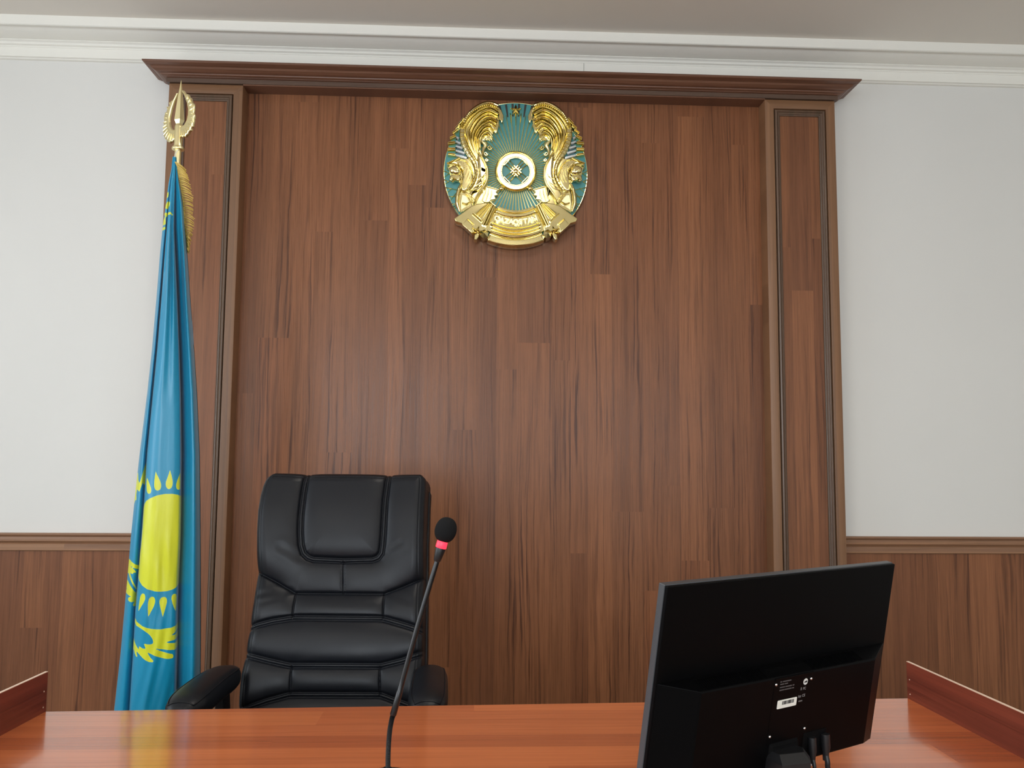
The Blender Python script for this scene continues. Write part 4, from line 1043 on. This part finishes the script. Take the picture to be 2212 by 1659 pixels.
# lower housing
def mloft(mb, rings): mb.loft([[MM @ Vector(p) for p in r] for r in rings])
HH = .035
base = [(-.268, .001, 0), (.268, .001, 0), (.268, .166, 0), (-.268, .171, 0)]
mid = [(-.267, .001, .006), (.267, .001, .006), (.267, .164, .006), (-.267, .170, .006)]
ybot = [(-.214, .012, HH), (.214, .012, HH), (.214, .168, HH), (-.214, .172, HH)]
mb = MB(); mloft(mb, [[(-.268, .001, 0), (.268, .001, 0), (.268, .1785, 0), (-.268, .1785, 0)], [(-.215, .022, HH - .0015), (.198, .022, HH - .0015), (.198, .1725, HH - .0015), (-.215, .1735, HH - .0015)], [(-.212, .024, HH), (.195, .024, HH), (.195, .1695, HH), (-.212, .171, HH)]])
hs = mb.build('rear_housing', m_monitor, mon, bevel=.0008)
for x0, x1 in ((-.205, -.066), (.038, .172)):
    mb = MB()
    nn = int((x1 - x0) / .0042)
    for i in range(nn):
        x = x0 + i * .0042
        vs = [(x, .1732, HH - .004), (x + .002, .1732, HH - .004), (x + .006, .1778, .007), (x + .004, .1778, .007)]
        mb.add([MM @ Vector(v) for v in vs] + [MM @ (Vector(v) + Vector((0, .001, .0012))) for v in vs], [(0, 1, 2, 3), (7, 6, 5, 4), (0, 4, 5, 1), (1, 5, 6, 2), (2, 6, 7, 3), (3, 7, 4, 0)])
    mb.build('vent_grille', m_monitor, hs)
mb = MB(); mloft(mb, [[(-.056, .1675, HH - .004), (.0345, .1675, HH - .004), (.0345, .1775, .012), (-.056, .1775, .012)], [(-.056, .1675, HH + .0012), (.0345, .1675, HH + .0012), (.0345, .1715, HH + .0014), (-.056, .1715, HH + .0014)]])
mb.build('centre_ledge', m_monitor, hs, bevel=.0005)
mb = MB(); mbx(mb, -.0565, .036, .066, .171, HH - .003, HH + .0004); mb.build('label_plate', m_monitor, hs)
for sx, sy in ((-.0529, .1621), (.0299, .1605), (-.0518, .0784), (.0299, .0782)):
    mb = MB(); mb.lathe([(.0024, 0), (.0024, .0008), (.0016, .0018), (.0004, .0021)], (0, 0, 0), 16); c = MM @ Vector((sx, sy, HH + .0003))
    R3 = MM.to_3x3(); mb.v = [tuple(R3 @ Vector(v) + c) for v in mb.v]; mb.build('screw', m_chrome, hs, smooth=50)
def mtext(s, x, y, size, mat, name):
    vs, fs = text_mesh(s, size, .0002); o_ = MB(); o_.add([MM @ Vector((x + v.x, y + v.y, HH + .0005 + v.z)) for v in vs], fs); return o_.build(name, mat, hs)
st = MB(); cx_, cy_ = -.0216, .1282; w_, h_ = .0225, .0068; P = []
for k_ in range(4):
    for j in range(5):
        a = pi / 2 * k_ + pi / 2 * j / 4; sx = 1 if k_ in (0, 3) else -1; sy = 1 if k_ in (0, 1) else -1
        P.append((cx_ + sx * (w_ - .0015) + .0015 * cos(a), cy_ + sy * (h_ - .0015) + .0015 * sin(a)))
mloft(st, [[(a, b, HH + z) for a, b in P] for z in (.0003, .0008)]); sto = st.build('barcode_sticker', m_paper, hs); sto['label'] = 'white sticker with a black barcode'
bc = MB(); x = -.0335; rnd = random.Random(3)
while x < -.0065:
    w0 = rnd.choice((.0003, .0005, .0009)); mbx(bc, x, x + w0, .1270, .1328, HH + .0008, HH + .0010); x += w0 + rnd.choice((.0003, .0005, .0008))
bc.build('barcode', m_ink, sto)
pr = MB()
for y, segs in ((.1650, ((-.0435, -.0395), (-.0375, -.0180))), (.1610, ((-.0430, -.0340), (-.0325, -.0255))), (.1560, ((-.0430, -.0310), (-.0300, -.0150), (-.0135, -.0095))), (.1515, ((-.0430, -.0320), (-.0310, -.0150), (-.0135, -.0095)))):
    for a, b in segs:
        x = a
        while x < b: mbx(pr, x, min(x + .0011, b), y - .0009, y + .0009, HH + .0004, HH + .0006); x += .0015
pr.build('small_print', plain('dim_print', srgb(92, 88, 88), .6), hs)
lg = MB(); c = MM @ Vector((.0172, .1575, HH + .0004)); R3 = MM.to_3x3(); lg.lathe([(.0052, 0), (.0052, .0003)], (0, 0, 0), 32); lg.v = [tuple(R3 @ Vector(v) + c) for v in lg.v]; lgo = lg.build('round_mark', m_printw, hs)
l2 = MB()
mloft(l2, [[(.0135, .1560, HH + z), (.0210, .1560, HH + z), (.0208, .1588, HH + z), (.0187, .1592, HH + z), (.0172, .1582, HH + z), (.0155, .1588, HH + z)] for z in (.0007, .0009)]); l2.build('mark_centre', m_ink, lgo)
mtext('FC', .0166, .1463, .0060, m_print, 'conformity_mark'); mtext('CE', .0166, .1348, .0062, m_print, 'conformity_mark')
l3 = MB(); mbx(l3, .0075, .0100, .1445, .1490, HH + .0004, HH + .0006); mbx(l3, .0040, .0047, .1330, .1370, HH + .0004, HH + .0006)
for k_ in range(5): mbx(l3, .0050 + .0012 * k_, .0057 + .0012 * k_, .1325, .1360, HH + .0004, HH + .0006)
mbx(l3, .0060, .0150, .1255, .1275, HH + .0004, HH + .0006); l3.build('approval_marks', plain('faint_print', srgb(110, 108, 108), .6), hs)
# recess for the sockets, stand
mb = MB(); mbx(mb, .030, .086, .026, .070, HH - .002, HH + .0006); mb.build('socket_recess', m_hole, hs)
mb = MB()
mloft(mb, [[(-.052, .034, HH - .004), (.020, .034, HH - .004), (.020, .070, HH - .004), (-.052, .070, HH - .004)], [(-.046, .036, HH + .010), (.014, .036, HH + .010), (.014, .062, HH + .004), (-.046, .062, HH + .004)]])
mb.build('stand_hinge', m_hole, hs, bevel=.002)
nk = MB(); cB = mo + mex * -.012 + mnb * .055; e1 = mex; e2 = mnb
def npt(a, b, z): q = cB + e1 * a + e2 * b; return Vector((q.x, q.y, z))
nk.loft([[npt(a, b, z + dz) for a, b, dz in ((-.042, .020, 0), (.006, .034, 0), (.026, .016, 0), (.024, -.022, 0), (-.040, -.022, 0))] for z in (ZD + .008, .838)] )
nk.loft([[npt(a, b, z) for a, b in ((-.042, .020), (.006, .034), (.026, .016), (.024, -.022), (-.040, -.022))] for z in (.838,)] + [[npt(a, b, .850) for a, b in ((-.036, .010), (.006, .022), (.022, .006), (.020, -.024), (-.034, -.024))]])
nk.build('stand_neck', m_plastic, mon, bevel=.0006)
bs_ = MB(); bs_.loft([[npt(.12 * cos(a) * s - .0, .085 * sin(a) * s - .03, z) for a in [2 * pi * i / 40 for i in range(40)]] for s, z in ((.98, ZD), (1, ZD + .003), (.98, ZD + .007), (.9, ZD + .009))])
bs_.build('stand_base', m_plastic, mon, smooth=40)
# cables
for nm, lx, ly, px1, px2, rad, lab, plug in (('video_cable', .0475, .050, 1747.5, 1747, .0030, 'thinner black cable hanging from the monitor back, nearer the stand', .0065), ('power_cable', .0800, .050, 1779.5, 1779, .0042, 'thicker black cable hanging from the monitor back, right of the thinner one', .0075)):
    top = MM @ Vector((lx, ly + .012, HH + .004)); out = MM @ Vector((lx, ly - .018, HH + .010))
    dn = Vector((out.x + .002, out.y - .004, .80)); fl_ = Vector((out.x + .012, out.y - .010, ZD + rad + .001)); far = Vector((out.x + .05, out.y - .035, ZD + rad + .001)); f2 = Vector((out.x + .16, out.y - .05, ZD + rad + .001))
    cb = empty(nm, (fl_.x, fl_.y, ZD), lab, 'cable')
    mb = MB(); P = catmull([out, out * .5 + dn * .5 + Vector((0, -.002, 0)), dn, fl_, far, f2], 10); mb.tube(P, rad, 12)
    mb.build('cord', m_plastic, cb, smooth=60)
    mb = MB(); mb.tube([top, top + (out - top) * .7, out, out + (out - top) * .35], [plug, plug, plug * .7, rad * 1.15], 16); mb.build('plug', m_plastic, cb, smooth=50)
    if nm == 'video_cable':
        mb = MB(); q0 = out + (out - top) * .33; mb.tube([q0, q0 + (out - top) * .10], rad * 1.35, 14); mb.build('cable_ring', m_chrome, cb, smooth=50)
